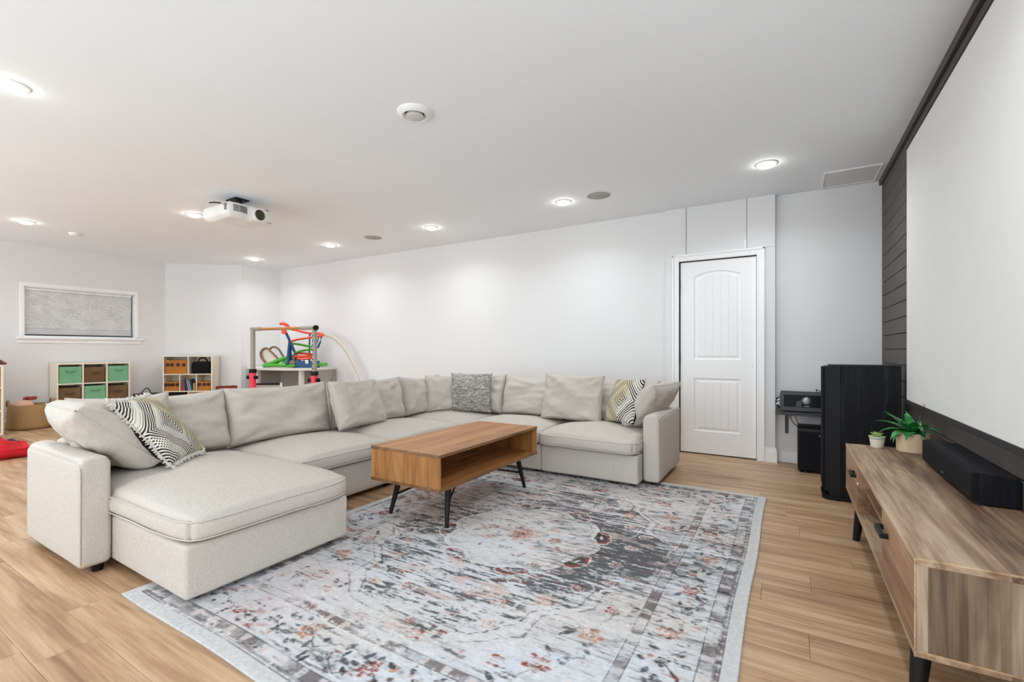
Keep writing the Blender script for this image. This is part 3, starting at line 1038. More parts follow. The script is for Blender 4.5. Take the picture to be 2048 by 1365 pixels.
    blend(np.clip(nz(.02, .012) * .7 + speck * .3 - 1.15, 0, 1) * (e > .13), rust, .55)
    # ---- wear: pale scuffs over everything
    sc = np.clip(nz(.05, .006) * .6 + nz(.15, .05) * .5 + speck * .4 + fine * .3 - .72, 0, 1) * (e > .055)
    blend(sc, C(214, 212, 211), .85)
    img *= (1 + speck * .045)[..., None]
    return np.clip(img, 0, 1)

def make_rug():
    x0, x1, ya, yb = -2.552, -.150, .865, 3.885
    RW, RH = x1 - x0, yb - ya
    ns, nt = 560, 704
    col = rug_colours(RW, RH, ns, nt)
    S = np.linspace(0, 1, ns)[None, :].repeat(nt, 0); Tt = np.linspace(0, 1, nt)[:, None].repeat(ns, 1)
    X = x0 + S * RW; Y = ya + Tt * RH
    Z = .0085 + .0012 * np.sin(X * 9 + Y * 5) * np.sin(Y * 7)
    X = X + .004 * np.sin(Y * 5.0) * (S > .5) ; Y = Y + .004 * np.sin(X * 6) * (1 - Tt)
    top = np.stack([X, Y, Z], -1).reshape(-1, 3)
    # border ring goes down to the floor
    ring = [(0, j) for j in range(ns)] + [(i, ns - 1) for i in range(1, nt)] + [(nt - 1, j) for j in range(ns - 2, -1, -1)] + [(i, 0) for i in range(nt - 2, 0, -1)]
    rid = np.array([i * ns + j for i, j in ring])
    low = top[rid].copy(); low[:, 2] = .0006
    verts = np.vstack([top, low])
    I = np.arange(nt * ns).reshape(nt, ns)
    f = np.stack([I[:-1, :-1], I[:-1, 1:], I[1:, 1:], I[1:, :-1]], -1).reshape(-1, 4)
    n = len(rid); base = nt * ns
    k = np.arange(n); k2 = (k + 1) % n
    side = np.stack([rid[k], base + k, base + k2, rid[k2]], -1)
    faces = np.vstack([f, side])
    me = bpy.data.meshes.new('rug')
    me.vertices.add(len(verts)); me.vertices.foreach_set('co', verts.astype(np.float32).ravel())
    me.loops.add(faces.size); me.loops.foreach_set('vertex_index', faces.astype(np.int32).ravel())
    me.polygons.add(len(faces))
    me.polygons.foreach_set('loop_start', np.arange(0, faces.size, 4, dtype=np.int32))
    me.update(calc_edges=True); me.validate()
    me.polygons.foreach_set('use_smooth', [True] * len(me.polygons))
    c4 = np.ones((len(verts), 4), np.float32)
    c4[:base, :3] = col.reshape(-1, 3)
    c4[base:, :3] = col.reshape(-1, 3)[rid] * .9
    at = me.color_attributes.new('dye', 'FLOAT_COLOR', 'POINT')
    at.data.foreach_set('color', c4.ravel())
    t = NT('rug_pile')
    a = t.n('ShaderNodeVertexColor', _layer_name='dye')
    v = t.coords((1, 1, 1))
    f1 = t.noise(t.coords((1, 4, 1)), 240, 3); f2 = t.noise(v, 800, 2)
    m = t.mix(1.0, (a, 0), t.ramp(f1, [(.3, (.84, .84, .84, 1)), (.7, (1.1, 1.1, 1.1, 1))]), 'MULTIPLY')
    t.col(m)
    t.b.inputs['Roughness'].default_value = 1.0
    t.b.inputs['Specular IOR Level'].default_value = .1
    t.bump(t.math('ADD', f1, f2), .25, .003)
    o = link('rug', me, t.m)
    tag(o, 'large faded oriental rug in greys, charcoal and rust under the coffee table', 'rug')
make_rug()

# ================================================================== SECTIONAL SOFA
F, PF = M['sofa_fabric'], M['piping_fabric']
sofa = thing('sectional_sofa', 'light grey U-shaped fabric sectional sofa with a chaise', 'sofa', (-2.9, 2.6, 0))
SB = .036
def base_block(x0, x1, y0, y1, z1, label=None, seed=0.0):
    def df(p, u):
        return (wob(p, 2.2, .006, seed), wob(p, 2.0, .006, seed + 3), -.004 * abs(u[0]) * (u[2] < 0))
    bm = softbox(B(), ((x0 + x1) / 2, (y0 + y1) / 2, (SB + z1) / 2), (x1 - x0, y1 - y0, z1 - SB), .018, 8, df)
    return obj('base', bm, F, sofa, 60)
base_block(-3.66, -2.172, .948, 1.782, .262, seed=1)        # chaise
base_block(-3.66, -2.742, 1.786, 2.69, .262, seed=2)
base_block(-3.66, -2.742, 2.694, 3.606, .262, seed=3)
base_block(-3.66, -2.742, 3.610, 4.50, .262, seed=4)        # corner
base_block(-2.738, -1.882, 3.610, 4.50, .262, seed=5)
base_block(-1.878, -1.02, 3.600, 4.50, .262, seed=6)
def arm(x0, x1, y0, y1, crown_axis, seed):
    def df(p, u):
        z = .020 * (1 - (u[1] if crown_axis == 'x' else u[0]) ** 2) * (u[2] > .5)
        return (wob(p, 3, .004, seed), wob(p, 3, .004, seed + 5), z)
    bm = softbox(B(), ((x0 + x1) / 2, (y0 + y1) / 2, (SB + .555) / 2), (x1 - x0, y1 - y0, .555 - SB), .026, 9, df)
    return obj('armrest', bm, F, sofa, 70)
a1 = arm(-3.70, -2.905, .815, .945, 'x', 7)
a2 = arm(-1.016, -.885, 3.715, 4.50, 'y', 8)
def pipe(pts, parent, closed=False, r=.0042):
    obj('piping', tube(B(), pts, r, 6, closed), PF, parent, 80)
pipe([(-2.909, .822, .06), (-2.906, .822, .50), (-2.915, .822, .538), (-2.95, .822, .549), (-3.3, .822, .552), (-3.66, .822, .549), (-3.69, .822, .53), (-3.695, .822, .06)], a1)
pipe([(-.892, 3.720, .06), (-.892, 3.719, .50), (-.892, 3.730, .538), (-.892, 3.76, .549), (-.892, 4.1, .552), (-.892, 4.46, .549), (-.892, 4.49, .53), (-.892, 4.495, .06)], a2)
def back(x0, x1, y0, y1):
    bm = softbox(B(), ((x0 + x1) / 2, (y0 + y1) / 2, (SB + .56) / 2), (x1 - x0, y1 - y0, .56 - SB), .03, 8, lambda p, u: (wob(p, 2, .005, 3), wob(p, 2, .005, 5), .012 * (u[2] > .5)))
    return obj('back_frame', bm, F, sofa, 60)
back(-3.74, -3.60, .945, 2.69)
back(-3.74, -3.60, 2.694, 4.52)
back(-3.60, -1.882, 4.40, 4.54)
back(-1.878, -.885, 4.40, 4.54)
# seat cushions
def plan(u, v, pw=13.0):
    """plan scale that rounds the four corners of a cushion"""
    m = max(abs(u), abs(v))
    return 1.0 if m < 1e-6 else m / (abs(u) ** pw + abs(v) ** pw) ** (1 / pw)
def seat(x0, x1, y0, y1, z0=.266, z1=.372, crown=.062, over=(0, 0), seed=0.0, r=.035):
    w, d = x1 - x0, y1 - y0
    def df(p, u):
        cr = crown * (max(0, 1 - u[0] ** 2) * max(0, 1 - u[1] ** 2)) ** .55
        if u[2] > 0:
            z = cr * u[2] + wob(p, 2.6, .012, seed) * (1 - u[0] ** 2) * (1 - u[1] ** 2) + wob(p, 6, .004, seed)
        else:
            z = 0
        k = plan(u[0], u[1])
        bx = .012 * (1 - u[1] ** 2) * u[0] * (1 - u[2] ** 2) + p[0] * (k - 1)
        by = .012 * (1 - u[0] ** 2) * u[1] * (1 - u[2] ** 2) + p[1] * (k - 1)
        return (bx + wob(p, 3, .008, seed), by + wob(p, 3, .008, seed + 9), z)
    bm = softbox(B(), ((x0 + x1) / 2, (y0 + y1) / 2, (z0 + z1) / 2), (w, d, z1 - z0), r, 12, df)
    o = obj('seat_cushion', bm, F, sofa, 180)
    cx, cy = (x0 + x1) / 2, (y0 + y1) / 2
    for zz in (z1 - .012, z0 + .016):
        pts = []
        for (ax, ay, bx, by) in ((-1, -1, 1, -1), (1, -1, 1, 1), (1, 1, -1, 1), (-1, 1, -1, -1)):
            for j in range(16):
                f = j / 16
                u, v = ax + (bx - ax) * f, ay + (by - ay) * f
                k = plan(u, v)
                lx, ly = u * (w / 2), v * (d / 2)
                px = lx * k + .012 * (1 - v * v) * u + wob((lx, ly, zz - (z0 + z1) / 2), 3, .008, seed)
                py = ly * k + .012 * (1 - u * u) * v + wob((lx, ly, zz - (z0 + z1) / 2), 3, .008, seed + 9)
                pts.append((cx + px * .996, cy + py * .996, zz + wob((lx, ly, .04), 6, .004, seed)))
        pipe(pts, o, True, .0034)
    return o
seat(-3.58, -2.148, .944, 1.800, seed=11, crown=.068)
seat(-3.58, -2.715, 1.796, 2.690, seed=12)
seat(-3.58, -2.715, 2.696, 3.575, seed=13)
seat(-3.58, -2.745, 3.582, 4.39, seed=14)
seat(-2.740, -1.890, 3.560, 4.39, seed=15)
seat(-1.885, -1.022, 3.545, 4.39, seed=16, crown=.068)
# small dark feet
for (x, y) in ((-3.62, .88), (-2.95, .90), (-2.24, 1.02), (-2.24, 1.70), (-2.80, 2.66), (-2.80, 3.55), (-3.6, 2.7), (-3.6, 4.45), (-1.95, 3.68), (-1.08, 3.68), (-.95, 3.80), (-.95, 4.42), (-2.0, 4.45)):
    z0 = .010 if (-2.55 < x < -.15 and .87 < y < 3.88) else 0.0
    obj('foot', lathe(B(), [(0, 0), (.022, 0), (.028, SB + .01 - z0), (0, SB + .01 - z0)], (x, y, z0), 14), M['black_plastic'], sofa, 40)

# back cushions (parts of the sofa)
def back_cushion(center, w, h, W, H, T, seed, slump=0.0, pinch=.035):
    me, ring, _ = pillow_mesh(W, H, T, 30, full=.34, pinch=pinch, wr=.017, sag=.22, seed=seed, power=3.2, slump=slump)
    me.transform(basis(center, w, h))
    o = link('back_cushion', me, M['pillow_fabric'], sofa)
    mtx = basis(center, w, h)
    pipe([mtx @ p for p in ring], o, True, .0035)
    return o
# run along Y: faces +X, so local X (width) = +Y ... front (-Y local) must look to +X
back_cushion((-3.47, 1.38, .615), (0, 1, 0), (-.20, 0, 1), .80, .42, .23, 21, .06)
back_cushion((-3.45, 2.175, .615), (.02, 1, 0), (-.20, 0, 1), .84, .43, .24, 22, .05)
back_cushion((-3.46, 3.06, .610), (0, 1, 0), (-.18, 0, 1), .86, .42, .23, 23, .04)
back_cushion((-3.47, 3.82, .615), (.06, 1, 0), (-.14, 0, 1), .60, .43, .20, 24, .10)
back_cushion((-2.99, 4.28, .620), (1, 0, 0), (0, .14, 1), .66, .44, .20, 25, .08)
back_cushion((-2.24, 4.27, .620), (1, 0, 0), (0, .18, 1), .86, .43, .23, 26, .05)
back_cushion((-1.42, 4.30, .610), (1, 0, 0), (0, .18, 1), .80, .42, .22, 27, .05)

# ================================================================== LOOSE PILLOWS
def pillow(name, label, cat, center, w, h, W, H, T, seed, mat, mat2=None, piping=True, fringe=False, n=32, group=None, full=.42, wr=.007, slump=0.0, power=2.2):
    me, ring, mats = pillow_mesh(W, H, T, n, full=full, wr=wr, seed=seed, sag=.12, power=power, slump=slump)
    me.materials.append(mat)
    if mat2 is not None:
        me.materials.append(mat2)
        me.polygons.foreach_set('material_index', mats)
    o = bpy.data.objects.new(name, me); COL.objects.link(o)
    o.matrix_world = basis(center, w, h)
    tag(o, label, cat, group)
    if piping:
        obj('piping', tube(B(), ring, .0034, 6, True), PF, o, 80, local=True)
    if fringe:
        bm = B()
        rg = random.Random(int(seed * 10))
        m = len(ring)
        for i in range(m):
            p, q = ring[i], ring[(i + 1) % m]
            # fringe on the two upright sides and the top
            mid = (p + q) / 2
            if mid.z < -H * .49 and abs(mid.x) < W * .46: continue
            outd = Vector((mid.x / W, 0, mid.z / H)); outd = Vector((1 if outd.x > 0 else -1, 0, 0)) if abs(outd.x) > abs(outd.z) else Vector((0, 0, 1 if outd.z > 0 else -1))
            for k in range(4):
                f = (k + rg.random()) / 4
                a_ = p.lerp(q, f)
                L = rg.uniform(.016, .026)
                tip = a_ + outd * L + Vector((rg.uniform(-.008, .008), rg.uniform(-.010, .006), rg.uniform(-.008, .008)))
                tube(bm, [a_ - outd * .004, (a_ + tip) / 2 + Vector((0, -.004, 0)), tip], [.0042, .0038, .0016], 5)
        fo = obj('fringe', bm, M['fringe_white'], o, 60, local=True, label='short white tassel fringe', kind='stuff')
    return o
G = 'loose sofa pillows'
PFAB = M['pillow_fabric']
pillow('sofa_pillow', 'plump grey pillow slumped over the armrest at the near chaise end', 'pillow', (-3.30, 1.035, .628), (-1, .05, 0), (.02, -.40, .36), .54, .49, .23, 31, PFAB, group=G, full=.34, power=2.8, wr=.012)
pillow('kilim_pillow', 'black and white diamond kilim pillow with white fringe on the chaise', 'pillow', (-3.165, 1.250, .632), (-.70, .72, 0), (-.20, -.22, .36), .43, .46, .13, 32, M['kilim_weave'], M['blackcloth'], piping=False, fringe=True, group=G)
pillow('sofa_pillow', 'grey pillow standing behind the fringed kilim pillow on the chaise', 'pillow', (-3.36, 1.14, .63), (.1, 1, 0), (-.28, 0, 1), .48, .43, .18, 33, PFAB, group=G, slump=.06, wr=.012)
pillow('sofa_pillow', 'grey pillow leaning in the middle of the long seat row, left of the coffee table', 'pillow', (-3.27, 2.79, .625), (-.16, 1, -.03), (-.34, 0, 1), .60, .42, .17, 34, PFAB, group=G, full=.36, power=2.8, wr=.014)
pillow('sofa_pillow', 'grey pillow in the sofa corner, left of the shaggy pillow', 'pillow', (-3.26, 3.99, .615), (.62, .72, 0), (-.12, .12, 1), .44, .40, .18, 35, PFAB, group=G, full=.36, power=2.8, wr=.012)
pillow('shaggy_pillow', 'dark grey shaggy knitted square pillow in the sofa corner', 'pillow', (-2.98, 4.075, .630), (.94, .34, 0), (-.03, .14, 1), .47, .43, .16, 36, M['shag_grey'], piping=False, group=G, wr=.012)
pillow('sofa_pillow', 'wide crumpled grey pillow leaning on the wall side backrest', 'pillow', (-1.80, 4.11, .640), (1, .02, -.02), (.05, .22, 1), .62, .45, .16, 37, PFAB, group=G, wr=.020, full=.36, power=2.8)
pillow('kilim_pillow', 'olive and black kilim pillow leaning at the right armrest', 'pillow', (-1.27, 4.06, .640), (.80, -.55, .06), (.40, .16, .9), .40, .42, .14, 38, M['kilim_weave_flipped'], M['blackcloth'], piping=False, fringe=False, group=G)
pillow('sofa_pillow', 'grey pillow tipped over the right armrest beside the door', 'pillow', (-1.05, 4.13, .625), (.25, .95, .02), (.52, -.10, .62), .48, .47, .21, 39, PFAB, group=G, full=.36, power=2.6, wr=.014)

# ================================================================== COFFEE TABLE
RZ = .010      # top of the rug
ct = thing('coffee_table', 'brown wood coffee table with open storage box and black splayed legs', 'coffee table', (-2.035, 2.69, RZ))
TX0, TX1, TY0, TY1, TZ0, TZ1 = -2.32, -1.75, 2.083, 3.298, .258, .478
obj('top', bbox(TX0, TX1, TY0, TY1, TZ1 - .018, TZ1, .0015, 1), M['table_wood_top'], ct)
obj('bottom', bbox(TX0, TX1, TY0, TY1, TZ0, TZ0 + .018, .0015, 1), M['table_wood_top'], ct)
obj('side_panel', bbox(TX0 + .002, TX1 - .002, TY0 + .002, TY0 + .018, TZ0 + .018, TZ1 - .018), M['table_wood_end'], ct)
obj('side_panel', bbox(TX0 + .002, TX1 - .002, TY1 - .018, TY1 - .002, TZ0 + .018, TZ1 - .018), M['table_wood_end'], ct)
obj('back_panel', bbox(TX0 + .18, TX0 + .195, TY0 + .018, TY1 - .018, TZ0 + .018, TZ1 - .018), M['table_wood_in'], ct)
for z in (TZ1 - .0185, TZ0 - .0005):
    bm = B()
    for (a, b, c, d) in ((TX0, TX1, TY0 - .0008, TY0 + .002), (TX1 - .002, TX1 + .0008, TY0, TY1)):
        box(bm, a, b, c, d, z, z + .0188)
    obj('edge_band', bm, M['edge_band_dark'], ct)
bm = tube(B(), [(TX1 - .022, TY0 - .001, TZ1 - .012), (TX1 - .022, TY0 - .0035, TZ1 - .012)], .0045, 10)
obj('screw', bm, M['steel'], ct, 40)
for sx in (-1, 1):
    for sy in (-1, 1):
        cx, cy = (-2.035, 2.69)
        top = (cx + sx * .205, cy + sy * .425, TZ0)
        foot = (cx + sx * .238, cy + sy * .482, RZ)
        obj('leg', tube(B(), [top, foot], [.021, .0125], 14), M['black_metal'], ct, 40)
for sx in (-1, 1):
    for sy in (-1, 1):
        obj('brace', tube(B(), [(-2.035 + sx * .222, 2.69 + sy * .455, .130), (-2.035 + sx * .16, 2.69 + sy * .33, .165), (-2.035, 2.69, .254)], [.009, .0065, .0065], 8), M['black_metal'], ct, 40)

# ================================================================== MEDIA CONSOLE
tv = thing('media_console', 'rustic brown low media console with two doors under the screen', 'media console', (.49, 2.56, 0))
VX0, VX1, VY0, VY1, VZ0, VZ1 = .292, .700, 1.650, 3.465, .254, .525
obj('top', bbox(VX0, VX1, VY0, VY1, VZ1 - .020, VZ1, .001, 1), M['tv_wood_top'], tv)
obj('bottom', bbox(VX0, VX1, VY0, VY1, VZ0, VZ0 + .018, .001, 1), M['tv_wood_top'], tv)
obj('side_panel', bbox(VX0 + .001, VX1, VY0 + .001, VY0 + .018, VZ0 + .018, VZ1 - .020), M['tv_wood_end'], tv)
obj('side_panel', bbox(VX0 + .001, VX1, VY1 - .018, VY1 - .001, VZ0 + .018, VZ1 - .020), M['tv_wood_end'], tv)
obj('back_panel', bbox(VX1 - .008, VX1, VY0 + .018, VY1 - .018, VZ0 + .018, VZ1 - .020), M['tv_wood_front'], tv)
for y in (2.88, 2.17):
    obj('divider', bbox(VX0 + .004, VX1 - .008, y, y + .018, VZ0 + .018, VZ1 - .020), M['tv_wood_front'], tv)
obj('shelf', bbox(VX0 + .03, VX1 - .008, 2.188, 2.88, .385, .400), M['tv_wood_front'], tv)
def vdoor(y0, y1, hy0, hy1):
    d = obj('door', bbox(VX0 - .001, VX0 + .016, y0, y1, VZ0 + .020, VZ1 - .022, .001, 1), M['tv_wood_front'], tv)
    bm = B()
    box(bm, VX0 - .026, VX0 - .012, hy0, hy1, .440, .456, .001, 1)
    for y in (hy0, hy1 - .014):
        box(bm, VX0 - .014, VX0, y, y + .014, .440, .456)
    obj('handle', bm, M['black_metal'], d)
vdoor(2.90, VY1 - .0195, 2.93, 3.03)
vdoor(VY0 + .0195, 2.168, 2.03, 2.15)
bm = tube(B(), [(VX0 + .002, 2.886, .42), (VX0 - .003, 2.886, .42)], .006, 10)
obj('bumper', bm, M['white_plastic'], tv, 40)
bm = B()
for z in (VZ1 - .0202, VZ0 - .0003):
    zz = z + (.0200 if z > .4 else .0182)
    box(bm, VX0 - .0012, VX0 + .0015, VY0 - .001, VY1 + .001, zz - .004, zz + .0006)
    box(bm, VX0 - .001, VX1, VY0 - .0012, VY0 + .0015, zz - .004, zz + .0006)
box(bm, VX0 - .001, VX0 + .002, VY0 - .001, VY0 + .002, VZ0, VZ1)
obj('edge_band', bm, M['edge_band'], tv)
for sy in (-1, 1):
    for x_t, x_f in ((.35, .325), (.65, .672)):
        cy = (VY0 + VY1) / 2
        obj('leg', tube(B(), [(x_t, cy + sy * .70, VZ0), (x_f, cy + sy * .735, 0)], [.030, .017], 14), M['black_metal'], tv, 40)
    obj('stretcher', tube(B(), [(.35, cy + sy * .70, .235), (.63, cy + sy * .70, .235)], .011, 10), M['black_metal'], tv, 40)

# ================================================================== AUDIO
# tower speaker
tw = thing('tower_speaker', 'tall black ash floor speaker beside the media console', 'speaker', (.46, 4.23, 0))
obj('cabinet', bbox(.312, .655, 4.088, 4.36, .030, .985, .003, 1), M['black_ash'], tw)
bm = B()
prism(bm, [(.312, 4.088), (.312, 4.36), (.222, 4.325), (.222, 4.122)], .055, .975)
prism(bm, [(.312, 4.088), (.312, 4.36), (.25, 4.338), (.25, 4.110)], .030, .985)
obj('baffle', bm, M['black_plastic'], tw)
bm = softbox(B(), (.2145, 4.2235, .52), (.018, .20, .90), .006, 4)
gr = obj('grille', bm, M['grille_cloth'], tw, 40)
obj('badge', bbox(.2035, .2055, 4.14, 4.16, .10, .108), M['steel'], gr)
bm = B()
prism(bm, [(.235, 4.075), (.66, 4.075), (.66, 4.37), (.235, 4.37), (.205, 4.33), (.205, 4.115)], .004, .030)
obj('plinth', bm, M['black_plastic'], tw)
for (x, y) in ((.225, 4.14), (.30, 4.085), (.62, 4.09), (.62, 4.35), (.25, 4.34)):
    obj('foot', lathe(B(), [(0, 0), (.010, 0), (.014, .006), (0, .006)], (x, y, 0), 12), M['black_metal'], tw, 40)
# subwoofer
sw = thing('subwoofer', 'black cube subwoofer on the floor below the receiver shelf', 'speaker', (.25, 5.0, 0))
obj('cabinet', bbox(.060, .43, 4.875, 5.19, .018, .395, .006, 2), M['black_ash'], sw, 40)
bm = softbox(B(), (.245, 4.868, .195), (.352, .024, .345), .009, 5)
sg = obj('grille', bm, M['grille_cloth'], sw, 40)
obj('badge', bbox(.215, .245, 4.853, 4.857, .335, .342), M['steel'], sg)
obj('trim_line', bbox(.060, .43, 4.872, 4.876, .376, .381), M['bracket_grey'], sw)
for (x, y) in ((.09, 4.90), (.40, 4.90), (.09, 5.16), (.40, 5.16)):
    obj('foot', lathe(B(), [(0, 0), (.016, 0), (.018, .02), (0, .02)], (x, y, 0), 12), M['black_metal'], sw, 40)
# wall shelf and receiver
sh = thing('wall_shelf', 'grey metal wall shelf holding the receiver beside the door', 'shelf', (.14, 5.23, .5))
bm = B()
box(bm, -.118, .42, 4.915, 5.228, .520, .532, .002, 1)
box(bm, -.118, .42, 4.915, 4.921, .497, .532)
obj('board', bm, M['bracket_grey'], sh)
for x in (-.042, .33):
    bm = B()
    box(bm, x, x + .028, 5.222, 5.229, .285, .520)
    box(bm, x, x + .028, 5.0, 5.229, .512, .520)
    tube(bm, [(x + .014, 5.220, .33), (x + .014, 5.214, .33)], .006, 8)
    obj('bracket', bm, M['bracket_grey'], sh)
rc = thing('receiver', 'black hi-fi receiver with a round volume knob on the wall shelf', 'receiver', (.14, 5.03, .532))
obj('case', bbox(-.078, .352, 4.905, 5.20, .545, .700, .003, 1), M['black_plastic'], rc)
fp = obj('front_panel', bbox(-.080, .354, 4.880, 4.905, .543, .702, .004, 2), M['bracket_grey'], rc)
obj('display', bbox(-.048, .340, 4.8775, 4.881, .582, .690, .001, 1), M['black_gloss'], fp)
obj('trim', prism(B(), [(.045, .582), (.085, .582), (.100, .668), (.078, .640), (.052, .632)], -4.8790, -4.8762, RXZ), M['bracket_grey'], fp)
KX = Matrix.Translation((.128, 4.879, .640)) @ Matrix(((1, 0, 0, 0), (0, 0, -1, 0), (0, 1, 0, 0), (0, 0, 0, 1)))
obj('knob', lathe(B(), [(.037, -.001), (.037, .010), (.030, .022), (.026, .024), (0, .021)], seg=28, mat=KX), M['steel'], fp, 40)
obj('label_plate', bbox(.108, .148, 4.8755, 4.8785, .588, .594), M['steel'], fp)
for x in (-.05, .32):
    obj('foot', lathe(B(), [(.016, 0), (.016, .014)], (x, 4.93, .532), 12), M['black_metal'], rc, 40)
    obj('foot', lathe(B(), [(.016, 0), (.016, .014)], (x, 5.17, .532), 12), M['black_metal'], rc, 40)
cb = thing('cable', 'loose black and white plugs and wires at the receiver side', 'cable', (-.1, 5.12, .532))
bm = B()
tube(bm, [(-.082, 5.15, .60), (-.105, 5.14, .625), (-.112, 5.10, .60), (-.10, 5.06, .57), (-.085, 5.10, .545)], .006, 7)
tube(bm, [(-.085, 5.05, .65), (-.108, 5.03, .64), (-.112, 5.02, .60), (-.10, 5.0, .56)], .005, 7)
obj('wire', bm, M['black_metal'], cb, 60)
bm = B()
tube(bm, [(-.083, 5.10, .62), (-.11, 5.09, .612)], .010, 8); tube(bm, [(-.084, 4.99, .60), (-.108, 4.985, .59)], .009, 8)
obj('plug', bm, M['white_plastic'], cb, 40)
cb = thing('cable', 'thin black wire looping below the wall shelf to the subwoofer', 'cable', (.02, 5.1, .38))
bm = tube(B(), [(.0, 5.02, .515), (.005, 4.99, .46), (.03, 4.96, .42), (.06, 4.94, .397), (.09, 4.93, .399)], .0035, 6)
obj('wire', bm, M['black_metal'], cb, 60)
bm = tube(B(), [(.03, 5.0, .516), (.048, 4.99, .47), (.064, 4.98, .42), (.075, 4.97, .399)], .003, 6)
obj('wire', bm, M['black_metal'], cb, 60)
cb = thing('cable', 'short wire stub sticking up behind the receiver', 'cable', (.22, 5.15, .70))
obj('wire', tube(B(), [(.215, 5.15, .698), (.208, 5.13, .73), (.235, 5.10, .716), (.26, 5.08, .704)], .004, 6), M['bracket_grey'], cb, 60)
# centre speaker
cs = thing('centre_speaker', 'long black centre speaker lying on the media console', 'speaker', (.62, 2.7, VZ1))
bm = B()
XZ = Matrix(((1, 0, 0, 0), (0, 0, -1, 0), (0, 1, 0, 0), (0, 0, 0, 1)))
prism(bm, [(.590, .531), (.699, .531), (.699, .634), (.590, .646)], -3.068, -2.322, XZ)
cab = obj('cabinet', bm, M['black_ash'], cs)
bm = B()
prism(bm, [(.572, .545), (.592, .535), (.592, .646), (.572, .640)], -3.062, -2.328, XZ)
cg = obj('grille', bm, M['grille_cloth'], cs)
obj('badge', bbox(.5705, .573, 2.69, 2.715, .556, .561), M['steel'], cg)
for y in (2.36, 3.03):
    for x in (.60, .685):
        obj('foot', lathe(B(), [(0, 0), (.010, 0), (.010, .008)], (x, y, VZ1), 10), M['black_metal'], cs, 40)

# ================================================================== PLANTS
plain('cream_ceramic', (232, 224, 208), .45, var=.03)
plain('teal_stripe', (96, 140, 136), .45)
plain('tan_ceramic', (214, 188, 156), .6, var=.03)
plain('white_pebbles', (222, 224, 228), .7, bump=.6, bscale=120)
plain('soil', (70, 56, 44), .95, bump=.5, bscale=200)
def green(name, a, b, c):
    t = NT(name); v = t.coords()
    t.col(t.ramp(t.noise(v, 40, 3), [(.3, lin(*a)), (.5, lin(*b)), (.7, lin(*c))]))
    t.b.inputs['Roughness'].default_value = .4
    M[name] = t.m
green('leaf_green', (16, 84, 36), (40, 128, 62), (96, 168, 84))
green('leaf_pale', (120, 160, 84), (168, 196, 118), (206, 222, 160))
def blade(bm, base, d, L, w, curl, th=.004, n=8, rise=.6):
    """fleshy pointed leaf: starts at base, direction d (xy angle), curls outwards"""
    dx, dy = math.cos(d), math.sin(d)
    up = rise
    p = Vector(base); a_ = up
    mids = []
    for i in range(n + 1):
        f = i / n
        mids.append((Vector(p), a_, f))
        st = L / n
        p = p + Vector((dx * math.cos(a_), dy * math.cos(a_), math.sin(a_))) * st
        a_ -= curl / n
    side = Vector((-dy, dx, 0))
    L_, R_, U_, D_ = [], [], [], []
    for (q, an, f) in mids:
        ww = w * (math.sin(PI * min(1, f * .8 + .2)) ** .7) * (1 - f ** 3) + .0004
        nrm = Vector((-dx * math.sin(an), -dy * math.sin(an), math.cos(an)))
        tk = th * (1 - f * .8)
        L_.append(bm.verts.new(q - side * ww + nrm * tk * .9)); R_.append(bm.verts.new(q + side * ww + nrm * tk * .9))
        U_.append(bm.verts.new(q)); D_.append(bm.verts.new(q - nrm * tk))
    for i in range(n):
        for a, b in ((L_, U_), (U_, R_), (R_, D_), (D_, L_)):
            bm.faces.new((a[i], a[i + 1], b[i + 1], b[i]))
    bm.faces.new((L_[-1], U_[-1], R_[-1], D_[-1]))
# small succulent
sp = thing('potted_succulent', 'tiny pale green succulent in a cream striped pot', 'plant', (.437, 3.42, VZ1))
c = (.437, 3.42, VZ1)
obj('pot', lathe(B(), [(0, 0), (.0285, 0), (.030, .003), (.0385, .060), (.0385, .064), (.034, .064), (.033, .052), (0, .052)], c, 32), M['cream_ceramic'], sp, 40)
bm = B()
for z in (.050, .057):
    r = .030 + .0085 * (z / .060) + .0006
    lathe(bm, [(r, z - .0015), (r + .0005, z), (r, z + .0015)], c, 32)
obj('stripe', bm, M['teal_stripe'], sp, 40)
k = 0
for (n, L, rs, bz) in ((12, .044, .35, .056), (11, .040, .8, .060), (8, .032, 1.2, .062)):
    for i in range(n):
        bm = B()
        blade(bm, (c[0], c[1], c[2] + bz), 2 * PI * i / n + k * .3, L, .0062, .4, .0045, 6, rs)
        obj('leaf', bm, M['leaf_pale'], sp, 60)
    k += 1
